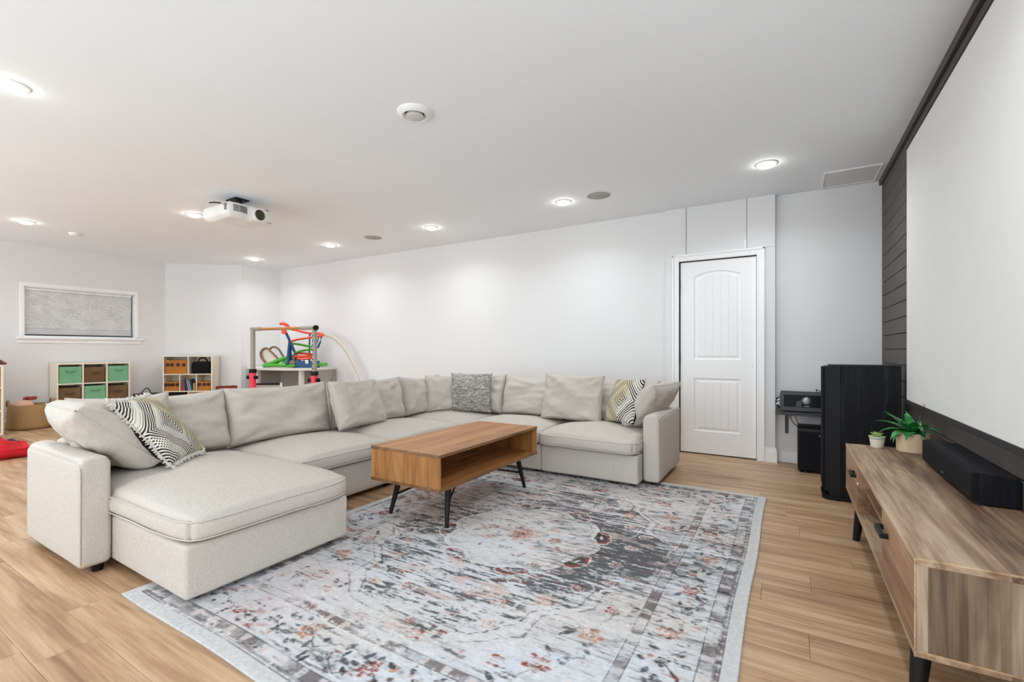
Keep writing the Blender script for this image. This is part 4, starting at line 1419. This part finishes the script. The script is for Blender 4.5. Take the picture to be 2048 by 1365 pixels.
# large plant
bp = thing('potted_aloe', 'green aloe-like plant with arching leaves in a tan pot', 'plant', (.592, 3.375, VZ1))
c = (.592, 3.375, VZ1)
obj('pot', lathe(B(), [(0, 0), (.072, 0), (.075, .003), (.0765, .104), (.074, .107), (.068, .107), (.067, .09), (0, .09)], c, 40), M['tan_ceramic'], bp, 40)
bm = B()
rg = random.Random(4)
lathe(bm, [(.0665, .090), (.05, .098), (0, .100)], c, 24)
for i in range(60):
    a_, r_ = rg.uniform(0, 6.28), .062 * math.sqrt(rg.random())
    s_ = rg.uniform(.004, .008)
    lathe(bm, [(0, -s_ * .6), (s_, 0), (0, s_ * .6)], (c[0] + r_ * math.cos(a_), c[1] + r_ * math.sin(a_), c[2] + .102), 6)
obj('pebbles', bm, M['white_pebbles'], bp, 50, kind='stuff')
spec = [(2.75, .185, .026, 1.0, .75), (3.25, .165, .027, 1.5, .62), (2.35, .175, .022, .8, .95), (3.75, .150, .026, 1.8, .55), (4.3, .135, .026, 1.7, .55),
        (1.7, .160, .020, .6, 1.1), (1.1, .130, .019, .9, .95), (5.0, .115, .022, 1.6, .6), (5.7, .085, .019, 1.3, .7), (.2, .078, .016, 1.0, .9),
        (4.75, .200, .018, 1.5, .85), (5.25, .175, .017, 1.6, .90), (2.9, .120, .024, 2.0, .45), (3.5, .125, .025, 2.1, .4), (2.0, .13, .019, .5, 1.25), (4.0, .165, .020, 1.2, .95),
        (3.0, .17, .020, .7, 1.1), (4.6, .14, .022, 1.0, 1.1), (2.5, .115, .022, 1.6, .5), (5.4, .13, .018, 1.2, 1.1)]
for (d, L, w, cu, rs) in spec:
    bm = B()
    blade(bm, (c[0] + .01 * math.cos(d), c[1] + .01 * math.sin(d), c[2] + .098), d, L, w * 1.2, cu, .006, 9, rs)
    obj('leaf', bm, M['leaf_green'], bp, 60)
bm = tube(B(), [(c[0] + .01, c[1] - .01, c[2] + .10), (c[0] + .025, c[1] - .02, c[2] + .20), (c[0] + .038, c[1] - .02, c[2] + .245), (c[0] + .046, c[1] - .02, c[2] + .262), (c[0] + .036, c[1] - .02, c[2] + .275)], [.0028, .0024, .0022, .002, .0012], 6)
obj('stem', bm, M['bracket_grey'], bp, 60)

# ================================================================== PLAY CORNER
plain('mint_fabric', (122, 176, 138), .9, bump=.2, bscale=300)
plain('brown_fabric', (112, 86, 58), .9, bump=.3, bscale=200, var=.2)
plain('mint_dark', (92, 146, 108), .9)
plain('brown_dark', (84, 62, 42), .9)
# ---- 3 x 3 cube shelf
cu = thing('cube_shelf', 'cream cube shelf with green and brown fabric bins under the window', 'shelf', (-9.17, 2.725, 0))
CY0, CY1, CX0, CX1, CZ = 2.297, 3.158, XL + .016, -9.02, .900
cell = (CY1 - CY0 - .018) / 3
obj('top', bbox(CX0, CX1, CY0, CY1, CZ - .018, CZ, .001, 1), M['cream_wood'], cu)
obj('bottom', bbox(CX0, CX1, CY0, CY1, 0, .018, .001, 1), M['cream_wood'], cu)
obj('back_panel', bbox(CX0, CX0 + .006, CY0, CY1, 0, CZ), M['cream_wood'], cu)
for i in range(4):
    y = CY0 + i * cell
    obj('upright', bbox(CX0, CX1, y, y + .018, .018, CZ - .018, .001, 1), M['cream_wood'], cu)
ch = (CZ - .018) / 3
for i in range(3):
    for k in (1, 2):
        obj('shelf_board', bbox(CX0, CX1, CY0 + i * cell + .018, CY0 + (i + 1) * cell, k * ch, k * ch + .018, .001, 1), M['cream_wood'], cu)
names = ('top', 'middle', 'bottom'); cols_ = ('left', 'middle', 'right')
for r in range(3):
    for c in range(3):
        gr_ = (r + c) % 2 == 0
        y0 = CY0 + c * cell + .018 + .008; y1 = CY0 + (c + 1) * cell - .008
        z0 = (2 - r) * ch + .019; z1 = z0 + ch - .050 - (.012 if not gr_ else 0)
        lab = '%s fabric bin in the %s row, %s column of the cube shelf' % ('mint green' if gr_ else 'brown', names[r], cols_[c])
        b_ = thing('storage_bin', lab, 'storage bin', (CX1 - .15, (y0 + y1) / 2, z0), group='fabric bins in the cube shelf')
        bm = B()
        fx = CX1 - (.012 if gr_ else .022)
        for q in ((fx - .004, fx, y0, y1), (CX0 + .02, CX0 + .024, y0, y1), (CX0 + .02, fx, y0, y0 + .004), (CX0 + .02, fx, y1 - .004, y1)):
            box(bm, *q, z0, z1)
        box(bm, CX0 + .02, fx, y0, y1, z0, z0 + .004)
        obj('body', bm, M['mint_fabric' if gr_ else 'brown_fabric'], b_)
        yc, zc = (y0 + y1) / 2, z0 + (z1 - z0) * (.76 if gr_ else .66)
        pts = [(fx + .003 + .010 * math.sin(PI * f), yc - .055 + .11 * f, zc - .016 * math.sin(PI * f)) for f in [j / 8 for j in range(9)]]
        obj('handle', tube(B(), pts, .009, 6, flat=.35), M['mint_dark' if gr_ else 'brown_dark'], b_, 60)

# ---- woven basket with doll
bk = thing('jute_basket', 'tan woven jute basket with handles on the floor left of the cube shelf', 'basket', (-9.10, 2.045, 0))
bc = (-9.10, 2.045, 0)
prof = [(0, .004), (.205, .002), (.226, .022), (.232, .06), (.226, .11), (.225, .23), (.218, .335), (.212, .340), (.207, .33), (.214, .15), (.21, .03), (0, .02)]
obj('body', lathe(B(), prof, bc, 40, sx=.92), M['jute_weave'], bk, 60)
for sg in (-1, 1):
    pts = [(bc[0] + .02 * math.cos(a_), bc[1] + sg * .212 + .0, .285 + .075 * math.sin(a_)) for a_ in [PI * j / 10 for j in range(11)]]
    pts = [(bc[0] + .055 * math.cos(a_), bc[1] + sg * (.212 + .004), .32 + .085 * math.sin(a_)) for a_ in [PI * j / 10 for j in range(11)]]
    obj('handle', tube(B(), pts, .013, 8), M['jute_weave'], bk, 60)
plain('doll_skin', (222, 176, 150), .6, var=.03)
plain('doll_hair', (150, 58, 52), .8)
dl = thing('doll', 'pink toy doll with reddish bow lying in the jute basket', 'doll', (-9.10, 1.97, .2))
bm = B()
softbox(bm, (-9.06, 1.965, .305), (.18, .22, .20), .08, 6, lambda p, u: (wob(p, 9, .012, 1), wob(p, 8, .012, 2), wob(p, 7, .014, 4)))
obj('body', bm, M['doll_skin'], dl, 80)
bm = B()
for i in range(9):
    a_ = i * .7
    softbox(bm, (-9.09 + .028 * math.cos(a_), 2.04 + .04 * math.sin(a_), .415 + .008 * (i % 3)), (.05, .06, .03), .014, 2)
obj('bow', bm, M['doll_hair'], dl, 60)

# ---- doll house, cut by the picture edge
dh = thing('doll_house', 'wooden doll house with brown roof at the left picture edge', 'doll house', (-8.86, 1.42, 0))
wood('walnut', (70, 40, 28), (98, 58, 40), (124, 78, 54), grain=1)
for x in (-9.02, -8.72):
    obj('frame_post', bbox(x, x + .022, 1.688, 1.710, 0, .90), M['cream_wood'], dh)
obj('side_wall', bbox(-9.0, -8.715, 1.690, 1.704, .02, .895), M['walnut'], dh)
for z in (.0, .30, .60, .885):
    obj('storey_board', bbox(-9.02, -8.70, 1.10, 1.706, z, z + .016), M['cream_wood'], dh)
obj('side_wall', bbox(-9.0, -8.715, 1.10, 1.114, .02, .895), M['walnut'], dh)
obj('back_wall', bbox(-9.02, -9.012, 1.10, 1.70, 0, .9), M['cream_wood'], dh)
for sg in (-1, 1):
    pr = [(1.405, 1.16), (1.405 + sg * .322, .905), (1.405 + sg * .335, .925), (1.405, 1.185)]
    bm = B()
    prism(bm, [(p[0], p[1]) for p in pr], -9.03, -8.68, Matrix(((0, 0, 1, 0), (1, 0, 0, 0), (0, 1, 0, 0), (0, 0, 0, 1))))
    obj('roof', bm, M['walnut'], dh)

# ---- red blanket heap
plain('red_fleece', (200, 28, 38), .95, bump=.4, bscale=90, var=.15)
plain('navy_trim', (34, 38, 66), .9)
bm = B()
def heap(p, u):
    r_ = min(1.0, math.hypot(u[0], u[1]))
    top = max(0, u[2])
    fold = abs(math.sin(u[0] * 6.5 + u[1] * 3.2 + 1.5 * math.sin(u[1] * 3))) ** .6 * .075 + abs(math.sin(u[1] * 7 - u[0] * 2.5)) * .035
    z = (fold * (1 - .55 * r_) - .12 * r_ ** 2 - .03) * top + wob(p, 9, .02, 1) * top
    return (wob(p, 5, .07, 3), wob(p, 5, .07, 8), z)
softbox(bm, (-6.98, 1.12, .10), (.66, .84, .20), .06, 30, heap)
bl = obj('red_blanket', bm, M['red_fleece'], None, 80)
tag(bl, 'crumpled bright red fleece blanket on the floor at the left edge', 'blanket')
bm = B()
tube(bm, [(-6.72, 1.25, .03), (-6.70, 1.30, .045), (-6.71, 1.36, .03), (-6.74, 1.41, .02)], .022, 8, flat=.6)
tube(bm, [(-7.22, 1.42, .12), (-7.18, 1.47, .13), (-7.10, 1.50, .10)], .018, 8, flat=.6)
obj('trim', bm, M['navy_trim'], bl, 60, label='navy edge binding')

# ---- low handled basket
wood('dark_wicker', (74, 52, 34), (104, 76, 50), (132, 98, 66), grain=1, scale=3)
lb = thing('handled_basket', 'low brown basket with a thin dark handle between the two shelves', 'basket', (-9.1, 3.42, 0))
bm = B()
for q in ((-9.24, -9.225, 3.27, 3.61), (-8.975, -8.96, 3.27, 3.61), (-9.24, -8.96, 3.27, 3.285), (-9.24, -8.96, 3.595, 3.61)):
    box(bm, *q, 0, .365, .003, 1)
box(bm, -9.24, -8.96, 3.27, 3.61, 0, .012)
obj('body', bm, M['dark_wicker'], lb)
obj('rim', tube(B(), [(-9.235, 3.275, .366), (-8.965, 3.275, .366), (-8.965, 3.605, .366), (-9.235, 3.605, .366)], .010, 8, True), M['walnut'], lb, 60)
pts = [(-9.10, 3.30 + .17 * f, .37 + .10 * math.sin(PI * f ** 1.6)) for f in [j / 10 for j in range(11)]]
obj('handle', tube(B(), pts, .007, 8), M['black_metal'], lb, 60)

# ---- bookcase against the angled wall (local frame: X along the wall, -Y to the room)
ang = math.atan2(.790, .944)
wn = Vector((.6418, -.7669, 0))
p0 = Vector((-9.346, 3.768, 0)) + wn * .008
ctr = Vector((-8.766, 3.865, 0))
sb = thing('toy_bookcase', 'cream open toy bookcase against the angled wall', 'bookcase', (ctr.x, ctr.y, 0), ang)
BW, BD, BH = .768, .26, .998      # built from x=-BW/2 .. BW/2, y = 0 (front) .. BD
def lb_(name, x0, x1, z0, z1, y0=0.0, y1=BD, mat=None, parent=sb, bev=.001):
    return obj(name, bbox(x0, x1, y0, y1, z0, z1, bev, 1), mat or M['cream_wood'], parent, local=True)
h_ = BW / 2
lb_('side_panel', -h_, -h_ + .018, 0, BH - .016); lb_('side_panel', h_ - .018, h_, 0, BH - .016)
lb_('top', -h_, h_, BH - .016, BH)
lb_('back_panel', -h_, h_, 0, BH, BD - .006, BD)
for z in (.675, .385, .10):
    lb_('shelf_board', -h_ + .018, h_ - .018, z, z + .016)
lb_('divider', .0, .014, .691, BH - .016); lb_('divider', .0, .014, .116, .385)
lb_('divider', -.130, -.118, .401, .675); lb_('divider', .128, .140, .401, .675)
plain('amber_fabric', (176, 112, 44), .85, bump=.2, var=.12)
plain('dot_brown', (64, 32, 22), .8)
def local_to_world(x, y, z):
    return Vector((ctr.x + x * math.cos(ang) - y * math.sin(ang), ctr.y + x * math.sin(ang) + y * math.cos(ang), z))
def dotted_bin(x0, x1, z0, z1, dots, label):
    t_ = thing('dotted_bin', label, 'storage bin', local_to_world((x0 + x1) / 2, .1, z0), ang, group='amber bins with brown dots in the toy bookcase')
    w, hh = (x1 - x0) / 2, z1 - z0
    bm = B()
    for q in ((-w, w, -.085, -.081), (-w, w, .10, .104), (-w, -w + .004, -.085, .104), (w - .004, w, -.085, .104)):
        box(bm, *q, 0, hh, .001, 1)
    box(bm, -w, w, -.085, .104, 0, .004)
    obj('body', bm, M['amber_fabric'], t_, local=True)
    for f in dots:
        bm = lathe(B(), [(.030, 0), (.030, .002), (0, .003)], seg=14, mat=Matrix.Translation((-w + 2 * w * f, -.085, hh * .66)) @ Matrix(((1, 0, 0, 0), (0, 0, -1, 0), (0, 1, 0, 0), (0, 0, 0, 1))))
        obj('dot', bm, M['dot_brown'], t_, 40, local=True)
dotted_bin(-h_ + .035, -.012, .692, .925, (.10, .30, .58, .84), 'large amber bin with brown dots on the top shelf of the toy bookcase')
dotted_bin(-h_ + .030, -.145, .402, .560, (.08, .34, .58, .90), 'small amber dotted bin left of the books')
dotted_bin(.150, h_ - .030, .402, .560, (.12, .50, .82), 'small amber dotted bin right of the books')
bg = thing('black_bag', 'black carry bag with a curved handle on the top right shelf', 'bag', local_to_world(.2, .1, .692), ang)
bm = softbox(B(), (.0, .0, .105), (.315, .16, .21), .03, 6, lambda p, u: (wob(p, 9, .008, 2), wob(p, 9, .008, 3), -.012 * u[0] ** 2 * (u[2] > 0)))
obj('body', bm, M['blackcloth'], bg, 70, local=True)
obj('handle', tube(B(), [(-.075, -.02, .195), (-.06, -.02, .24), (-.03, -.02, .268), (.03, -.02, .268), (.06, -.02, .24), (.075, -.02, .195)], .012, 8), M['blackcloth'], bg, 60, local=True)
bx_ = thing('black_box', 'black toy box on the lowest visible shelf of the bookcase', 'box', local_to_world(-.19, .1, .117), ang)
obj('body', softbox(B(), (0, 0, .125), (.33, .18, .245), .012, 4), M['blackcloth'], bx_, 60, local=True)
obj('lid', softbox(B(), (0, -.002, .249), (.336, .186, .020), .006, 4), M['black_plastic'], bx_, 60, local=True)
bcols = [((178, 60, 48), 'red'), ((206, 120, 100), 'coral'), ((62, 84, 120), 'blue'), ((44, 56, 84), 'navy'), ((214, 176, 140), 'peach'), ((120, 160, 178), 'light blue'), ((60, 70, 96), 'dark slate'), ((206, 168, 110), 'ochre')]
x = -.112
for i, (rgb, nm) in enumerate(bcols):
    plain('book_' + nm.replace(' ', '_'), rgb, .6)
    th_ = (.014, .010, .020, .018, .012, .022, .012, .020)[i]
    hh = (.135, .15, .20, .185, .20, .165, .20, .13)[i]
    ln = (-.04, -.06, -.10, -.13, -.16, -.18, -.20, .0)[i]
    w_ = local_to_world(x + th_ / 2 + (0 if ln > -.05 else -ln * .03), .07, .4015)
    b_ = thing('book', '%s picture book in the middle compartment of the toy bookcase' % nm, 'book', w_, ang, group='books in the toy bookcase')
    mt = Matrix.Rotation(ln, 4, 'Y')
    bm = bbox(-th_ / 2, th_ / 2, -.05, .09, .0, hh, .0015, 1, mat=mt)
    obj('cover', bm, M['book_' + nm.replace(' ', '_')], b_, local=True)
    obj('pages', bbox(-th_ / 2 + .002, th_ / 2 - .002, -.046, .088, .003, hh + .0008, mat=mt), M['cream_ceramic'], b_, local=True)
    x += th_ + .0115

# ---- red toy chair
plain('chair_red', (128, 40, 26), .5)
rcx = thing('toddler_chair', 'small dark red wooden toddler chair beside the bookcase', 'chair', (-7.95, 4.08, 0), math.radians(62))
bm = B()
prism(bm, [(-.145, .34), (.145, .34), (.155, .47), (.150, .505), (.09, .512), (.04, .505), (0, .512), (-.04, .505), (-.09, .512), (-.150, .505), (-.155, .47)], -.010, .010, RXZ)
obj('backrest', bm, M['chair_red'], rcx, local=True)
obj('slot', tube(B(), [(-.022, -.0105, .462), (.022, -.0105, .462)], .012, 8, flat=.4), M['cream_ceramic'], rcx, 40, local=True)
obj('seat', bbox(-.15, .15, -.29, .0, .265, .285, .004, 1), M['chair_red'], rcx, local=True)
for x in (-.135, .135):
    for y in (-.27, -.01):
        obj('leg', bbox(x - .014, x + .014, y - .014, y + .014, 0, .265 if y < -.1 else .36, .003, 1), M['chair_red'], rcx, local=True)

# ---- corner desk
plain('desk_white', (226, 222, 216), .5, var=.02)
plain('desk_grey', (178, 174, 168), .6, var=.02)
dk = thing('corner_desk', 'white children corner desk with curved front in the far corner', 'desk', (-7.5, 4.8, 0))
DZ = .800
fr = [(-8.36, 4.63)]
for i in range(11):
    f = i / 10
    a_, b_, c_ = Vector((-8.0, 4.44)), Vector((-7.0, 4.05)), Vector((-6.50, 4.62))
    fr.append(tuple((1 - f) ** 2 * a_ + 2 * f * (1 - f) * b_ + f * f * c_))
poly = fr + [(-6.62, 5.17), (-8.20, 5.17)]
obj('top', prism(B(), poly, DZ - .028, DZ), M['desk_white'], dk)
obj('side_panel', prism(B(), [(-8.19, 4.60), (-8.165, 4.60), (-8.15, 5.16), (-8.175, 5.16)], 0, DZ - .028), M['desk_grey'], dk)
obj('back_panel', prism(B(), [(-8.15, 5.16), (-6.62, 5.16), (-6.74, 5.145), (-8.15, 5.145)], .0, DZ - .028), M['desk_grey'], dk)
# tapered end panel
bm = B()
pts = [(-6.545, 4.68, DZ - .028), (-6.635, 5.155, DZ - .028), (-6.80, 5.155, .0), (-6.62, 4.70, .0)]
off = Vector((-.018, -.003, 0))
A_ = [bm.verts.new(p) for p in pts]; B_ = [bm.verts.new(Vector(p) + off) for p in pts]
bm.faces.new(A_); bm.faces.new(B_[::-1])
for i in range(4): bm.faces.new((A_[i], A_[(i + 1) % 4], B_[(i + 1) % 4], B_[i]))
obj('side_panel', bm, M['desk_grey'], dk)
for (x, y) in ((-7.60, 4.40), (-6.68, 4.57)):
    obj('leg', bbox(x - .035, x + .035, y - .03, y + .03, 0, DZ - .028, .003, 1), M['desk_white'], dk)

# white board propped under the desk
wb = thing('toy_easel_board', 'small white board with black frame bars propped under the desk', 'board', (-7.1, 4.42, 0))
U = Vector((.80, .60, 0)).normalized()
o_ = Vector((-7.22, 4.12, 0))
P3 = lambda a, z, d=0: tuple(o_ + U * a + Vector((.55, -.8, 0)) * d + Vector((0, 0, z)))
def slab(bm, a0, a1, z0, z1, d0, d1):
    vs = [bm.verts.new(P3(a, z, d)) for d in (d0, d1) for (a, z) in ((a0, z0), (a1, z0), (a1, z1), (a0, z1))]
    for f in ((0, 1, 2, 3), (7, 6, 5, 4), (0, 4, 5, 1), (1, 5, 6, 2), (2, 6, 7, 3), (3, 7, 4, 0)):
        bm.faces.new([vs[i] for i in f])
    return bm
obj('panel', slab(B(), .02, .40, .02, .56, 0, .012), M['desk_grey'], wb)
obj('frame_bar', slab(B(), .03, .39, .545, .575, -.004, .018), M['black_plastic'], wb)
obj('frame_bar', slab(B(), .0, .025, .02, .50, -.004, .018), M['black_plastic'], wb)
obj('frame_bar', slab(B(), .40, .425, .02, .48, -.004, .018), M['black_plastic'], wb)
for a in (0.0, .395):
    obj('corner', slab(B(), a, a + .03, .50, .58, -.006, .02), M['white_plastic'], wb)

# ---- gym bar
plain('pink_foam', (238, 70, 88), .6, var=.04)
plain('bar_grey', (158, 154, 144), .45, metal=.2)
gb = thing('gymnastics_bar', 'children gymnastics bar with wooden rail, grey posts and pink sleeves', 'gymnastics bar', (-6.29, 4.0, 0))
LP, RP = Vector((-6.86, 3.895, 0)), Vector((-5.70, 4.10, 0))
ZT = 1.412
dirv = (RP - LP).normalized()
nrmv = Vector((dirv.y, -dirv.x, 0))
for P_, zt in ((LP, .79), (RP, .775)):
    obj('post', tube(B(), [P_ + Vector((0, 0, zt - .1)), P_ + Vector((0, 0, ZT))], .033, 16), M['bar_grey'], gb, 40)
    obj('sleeve', tube(B(), [P_ + Vector((0, 0, .04)), P_ + Vector((0, 0, zt - .03))], .047, 18), M['pink_foam'], gb, 40)
    obj('collar', tube(B(), [P_ + Vector((0, 0, zt - .035)), P_ + Vector((0, 0, zt + .022))], .052, 18), M['black_plastic'], gb, 40)
    for sg in (-1, 1):
        q = P_ + Vector((0, 0, zt - .10)) + dirv * sg * .05
        obj('clamp_knob', tube(B(), [q, q + dirv * sg * .045 + nrmv * .02], .027, 14), M['black_plastic'], gb, 40)
    for k in range(9):
        q = P_ + nrmv * .0335 + Vector((0, 0, ZT - .12 - k * .065))
        if q.z > zt + .04 and P_ is RP:
            obj('hole', tube(B(), [q - nrmv * .002, q + nrmv * .0015], .0085, 10), M['dark_gap'], gb, 40)
    # base rails
    obj('base_rail', tube(B(), [P_ + nrmv * .55 + Vector((0, 0, .03)), P_ - nrmv * .45 + Vector((0, 0, .03))], .03, 12), M['pink_foam'], gb, 40)
obj('rail', tube(B(), [LP + dirv * .10 + Vector((0, 0, ZT - .005)), RP - dirv * .14 + Vector((0, 0, ZT - .005))], .022, 16), M['bar_wood'], gb, 40)
for P_, sg, ln in ((LP, 1, .16), (RP, -1, .24)):
    obj('rail_socket', tube(B(), [P_ - dirv * sg * .03 + Vector((0, 0, ZT - .005)), P_ + dirv * sg * ln + Vector((0, 0, ZT - .005))], .028, 16), M['bar_grey'], gb, 40)
obj('end_cap', tube(B(), [RP + dirv * .02 + nrmv * .01 + Vector((0, 0, ZT - .005)), RP + dirv * .055 + nrmv * .02 + Vector((0, 0, ZT - .005))], .036, 18), M['black_plastic'], gb, 40)
obj('base_rail', tube(B(), [LP - nrmv * .45 + Vector((0, 0, .03)), RP - nrmv * .45 + Vector((0, 0, .03))], .028, 12), M['pink_foam'], gb, 40)

# ---- track toy on the desk: placed by (across, height) in a plane facing the room
plain('toy_orange', (240, 82, 48), .4, var=.03)
plain('toy_blue', (20, 74, 122), .4, var=.05)
plain('toy_green', (74, 168, 44), .4, var=.08)
plain('toy_brown', (134, 104, 78), .6)
TO = Vector((-7.50, 4.55, DZ)); TU = Vector((.86, .51, 0)); TN = Vector((.51, -.86, 0))
def T3(a, z, d=0.0): return tuple(TO + TU * a + TN * d + Vector((0, 0, z)))
tt = thing('race_track_toy', 'blue, orange and green tower race track toy on the desk', 'toy', tuple(TO + TU * .45))
bm = B()
tube(bm, [T3(.262, .60), T3(.30, .52), T3(.345, .42)], .034, 10, flat=.6)
tube(bm, [T3(.335, .45), T3(.40, .29), T3(.50, .10)], .034, 10, flat=.6)
tube(bm, [T3(.335, .45), T3(.325, .25), T3(.32, .02)], [.030, .042, .050], 10, flat=.6)
obj('tower', bm, M['toy_blue'], tt, 60)
obj('post', tube(B(), [T3(.655, .57, -.03), T3(.65, .30, -.03), T3(.645, .05, -.03)], .013, 8), M['toy_blue'], tt, 60)
obj('post', tube(B(), [T3(.875, .52, .02), T3(.85, .42, .02), T3(.81, .33, .02)], .016, 8), M['toy_blue'], tt, 60)
obj('post', tube(B(), [T3(.845, .51, .06), T3(.81, .40, .06), T3(.79, .30, .06)], .011, 8), M['toy_blue'], tt, 60)
def ribbon(pts, mat, name='track'):
    bm = B(); tube(bm, pts, .034, 8, flat=.55, up=(0, 0, 1)); return obj(name, bm, mat, tt, 60)
ribbon([T3(.33, .655), T3(.42, .635), T3(.55, .60), T3(.70, .575), T3(.84, .575), T3(.915, .56, .03), T3(.91, .535, .08), T3(.83, .525, .10), T3(.74, .515, .09)], M['toy_orange'])
ribbon([T3(.75, .51, .09), T3(.64, .495, .08), T3(.50, .475, .06), T3(.38, .445, .04)], M['toy_orange'])
ribbon([T3(.39, .405), T3(.50, .39), T3(.62, .365), T3(.73, .36), T3(.77, .335, .05)], M['toy_green'])
ribbon([T3(.77, .315, .05), T3(.66, .30, .06), T3(.54, .28, .06), T3(.46, .255, .05)], M['toy_green'])
ribbon([T3(.46, .245), T3(.57, .24), T3(.68, .225), T3(.76, .22)], M['toy_orange'])
ribbon([T3(.46, .195, .05), T3(.57, .185, .06), T3(.66, .195, .05), T3(.74, .185, .04)], M['toy_orange'])
ribbon([T3(.50, .155, .06), T3(.60, .145, .07), T3(.72, .16, .06)], M['toy_orange'])
obj('launcher', tube(B(), [T3(.165, .735), T3(.22, .745), T3(.29, .71), T3(.33, .66)], [.024, .040, .036, .028], 10, flat=.75), M['toy_orange'], tt, 60)
obj('wheel', tube(B(), [T3(.262, .60, .03), T3(.262, .60, .07)], .040, 14), M['toy_orange'], tt, 60)
def hexa(a0, a1, z0, z1, d0, d1):
    bm = B()
    vs = [bm.verts.new(T3(a, z, d)) for d in (d0, d1) for (a, z) in ((a0, z0), (a1, z0), (a1 - .01, z1), (a0 + .04, z1))]
    for f in ((0, 1, 2, 3), (7, 6, 5, 4), (0, 4, 5, 1), (1, 5, 6, 2), (2, 6, 7, 3), (3, 7, 4, 0)):
        bm.faces.new([vs[i] for i in f])
    return bm
obj('base', hexa(.42, .80, 0, .115, -.10, .10), M['toy_blue'], tt)
for (pts, r) in (([T3(-.07, .04, .05), T3(.03, .07, .05), T3(.14, .12, .03), T3(.30, .18, .0)], .036), ([T3(-.06, .035, .10), T3(.10, .045, .08), T3(.30, .04, .05)], .038), ([T3(.06, .06, 0), T3(.17, .12, 0), T3(.30, .08, 0)], .034), ([T3(.79, .04, .0), T3(.86, .055, .02), T3(.965, .06, .02)], .034), ([T3(.34, .03, .10), T3(.48, .035, .12)], .028)):
    obj('jungle_base', tube(B(), pts, r, 8, flat=.8), M['toy_green'], tt, 60)
obj('figure', softbox(B(), T3(.42, .08, .07), (.12, .09, .09), .04, 4), M['toy_brown'], tt, 70)
obj('figure', softbox(B(), T3(.40, .16, -.02), (.08, .07, .14), .03, 4), M['toy_brown'], tt, 70)
obj('eye', softbox(B(), T3(.675, .10, .12), (.06, .04, .07), .02, 3), M['cream_ceramic'], tt, 60)
# hooped toy leaning on the desk
hp = thing('hoop_toy', 'brown hooped dome toy tipped over on the left of the desk', 'toy', T3(-.1, 0, -.2))
L1 = [(-.09, .02), (-.16, .08), (-.225, .17), (-.235, .26), (-.19, .315), (-.13, .325), (-.06, .27), (.02, .19), (.10, .10)]
L2 = [(-.085, .03), (-.12, .10), (-.155, .19), (-.15, .27), (-.10, .335), (-.04, .35), (.03, .31), (.09, .22), (.15, .12)]
for L_, d_ in ((L1, -.14), (L2, -.22)):
    pts = []
    n_ = len(L_)
    for j in range(4 * (n_ - 1) + 1):      # smooth the outline
        f = j / 4; i = min(int(f), n_ - 2); f -= i
        P = [L_[max(0, min(n_ - 1, i + k))] for k in (-1, 0, 1, 2)]
        c_ = [0.5 * (2 * P[1][m] + (P[2][m] - P[0][m]) * f + (2 * P[0][m] - 5 * P[1][m] + 4 * P[2][m] - P[3][m]) * f * f + (3 * P[1][m] - P[0][m] - 3 * P[2][m] + P[3][m]) * f ** 3) for m in (0, 1)]
        pts.append(T3(c_[0], c_[1], d_))
    obj('hoop', tube(B(), pts, .020, 8, flat=.9), M['toy_brown'], hp, 60)
bm = B()
prism(bm, [(p[0], p[1]) for p in L1[1:]] , -.19, -.17, Matrix(((TU.x, 0, TN.x, TO.x), (TU.y, 0, TN.y, TO.y), (0, 1, 0, TO.z), (0, 0, 0, 1))))
obj('lining', bm, M['cream_ceramic'], hp)
# pale arched track behind the desk
t = NT('frosted_plastic'); t.b.inputs['Base Color'].default_value = lin(236, 228, 214); t.b.inputs['Roughness'].default_value = .4
t.b.inputs['Transmission Weight'].default_value = .25
M['frosted_plastic'] = t.m
at_ = thing('arched_track', 'pale cream plastic track arching from the toy tower down to the floor', 'toy', (-5.9, 5.05, 0))
pts = []
for j in range(19):
    f = j / 18
    pts.append((-6.68 + 1.06 * f, 4.98 + .10 * f, 1.36 - .10 * f - 1.24 * f ** 2.2))
bm = B(); tube(bm, pts, .030, 8, flat=.3, up=(0, 1, 0)); obj('track', bm, M['frosted_plastic'], at_, 60)
# yellow toy and white crate behind the sofa
plain('toy_yellow', (226, 186, 60), .5)
yt = thing('yellow_toy', 'small yellow toy truck peeking over the sofa back', 'toy', (-5.62, 4.86, .0))
obj('cab', softbox(B(), (-5.62, 4.86, .57), (.11, .08, .09), .015, 4), M['toy_yellow'], yt, 60)
bm = B(); box(bm, -5.67, -5.645, 4.81, 4.822, .53, .575); box(bm, -5.625, -5.60, 4.81, 4.822, .53, .57); box(bm, -5.66, -5.58, 4.83, 4.89, .475, .53)
obj('window', bm, M['black_plastic'], yt)
cr = thing('white_crate', 'white storage crate behind the long sofa back', 'crate', (-5.62, 4.8, 0))
bm = B()
for q in ((-5.95, -5.25, 4.62, 4.64), (-5.95, -5.25, 5.02, 5.04), (-5.95, -5.93, 4.62, 5.04), (-5.27, -5.25, 4.62, 5.04)):
    box(bm, *q, 0, .48, .003, 1)
box(bm, -5.95, -5.25, 4.62, 5.04, .455, .470)
obj('body', bm, M['desk_white'], cr)
obj('rim', tube(B(), [(-5.95, 4.62, .48), (-5.25, 4.62, .48), (-5.25, 5.04, .48), (-5.95, 5.04, .48)], .014, 8, True), M['white_plastic'], cr, 60)
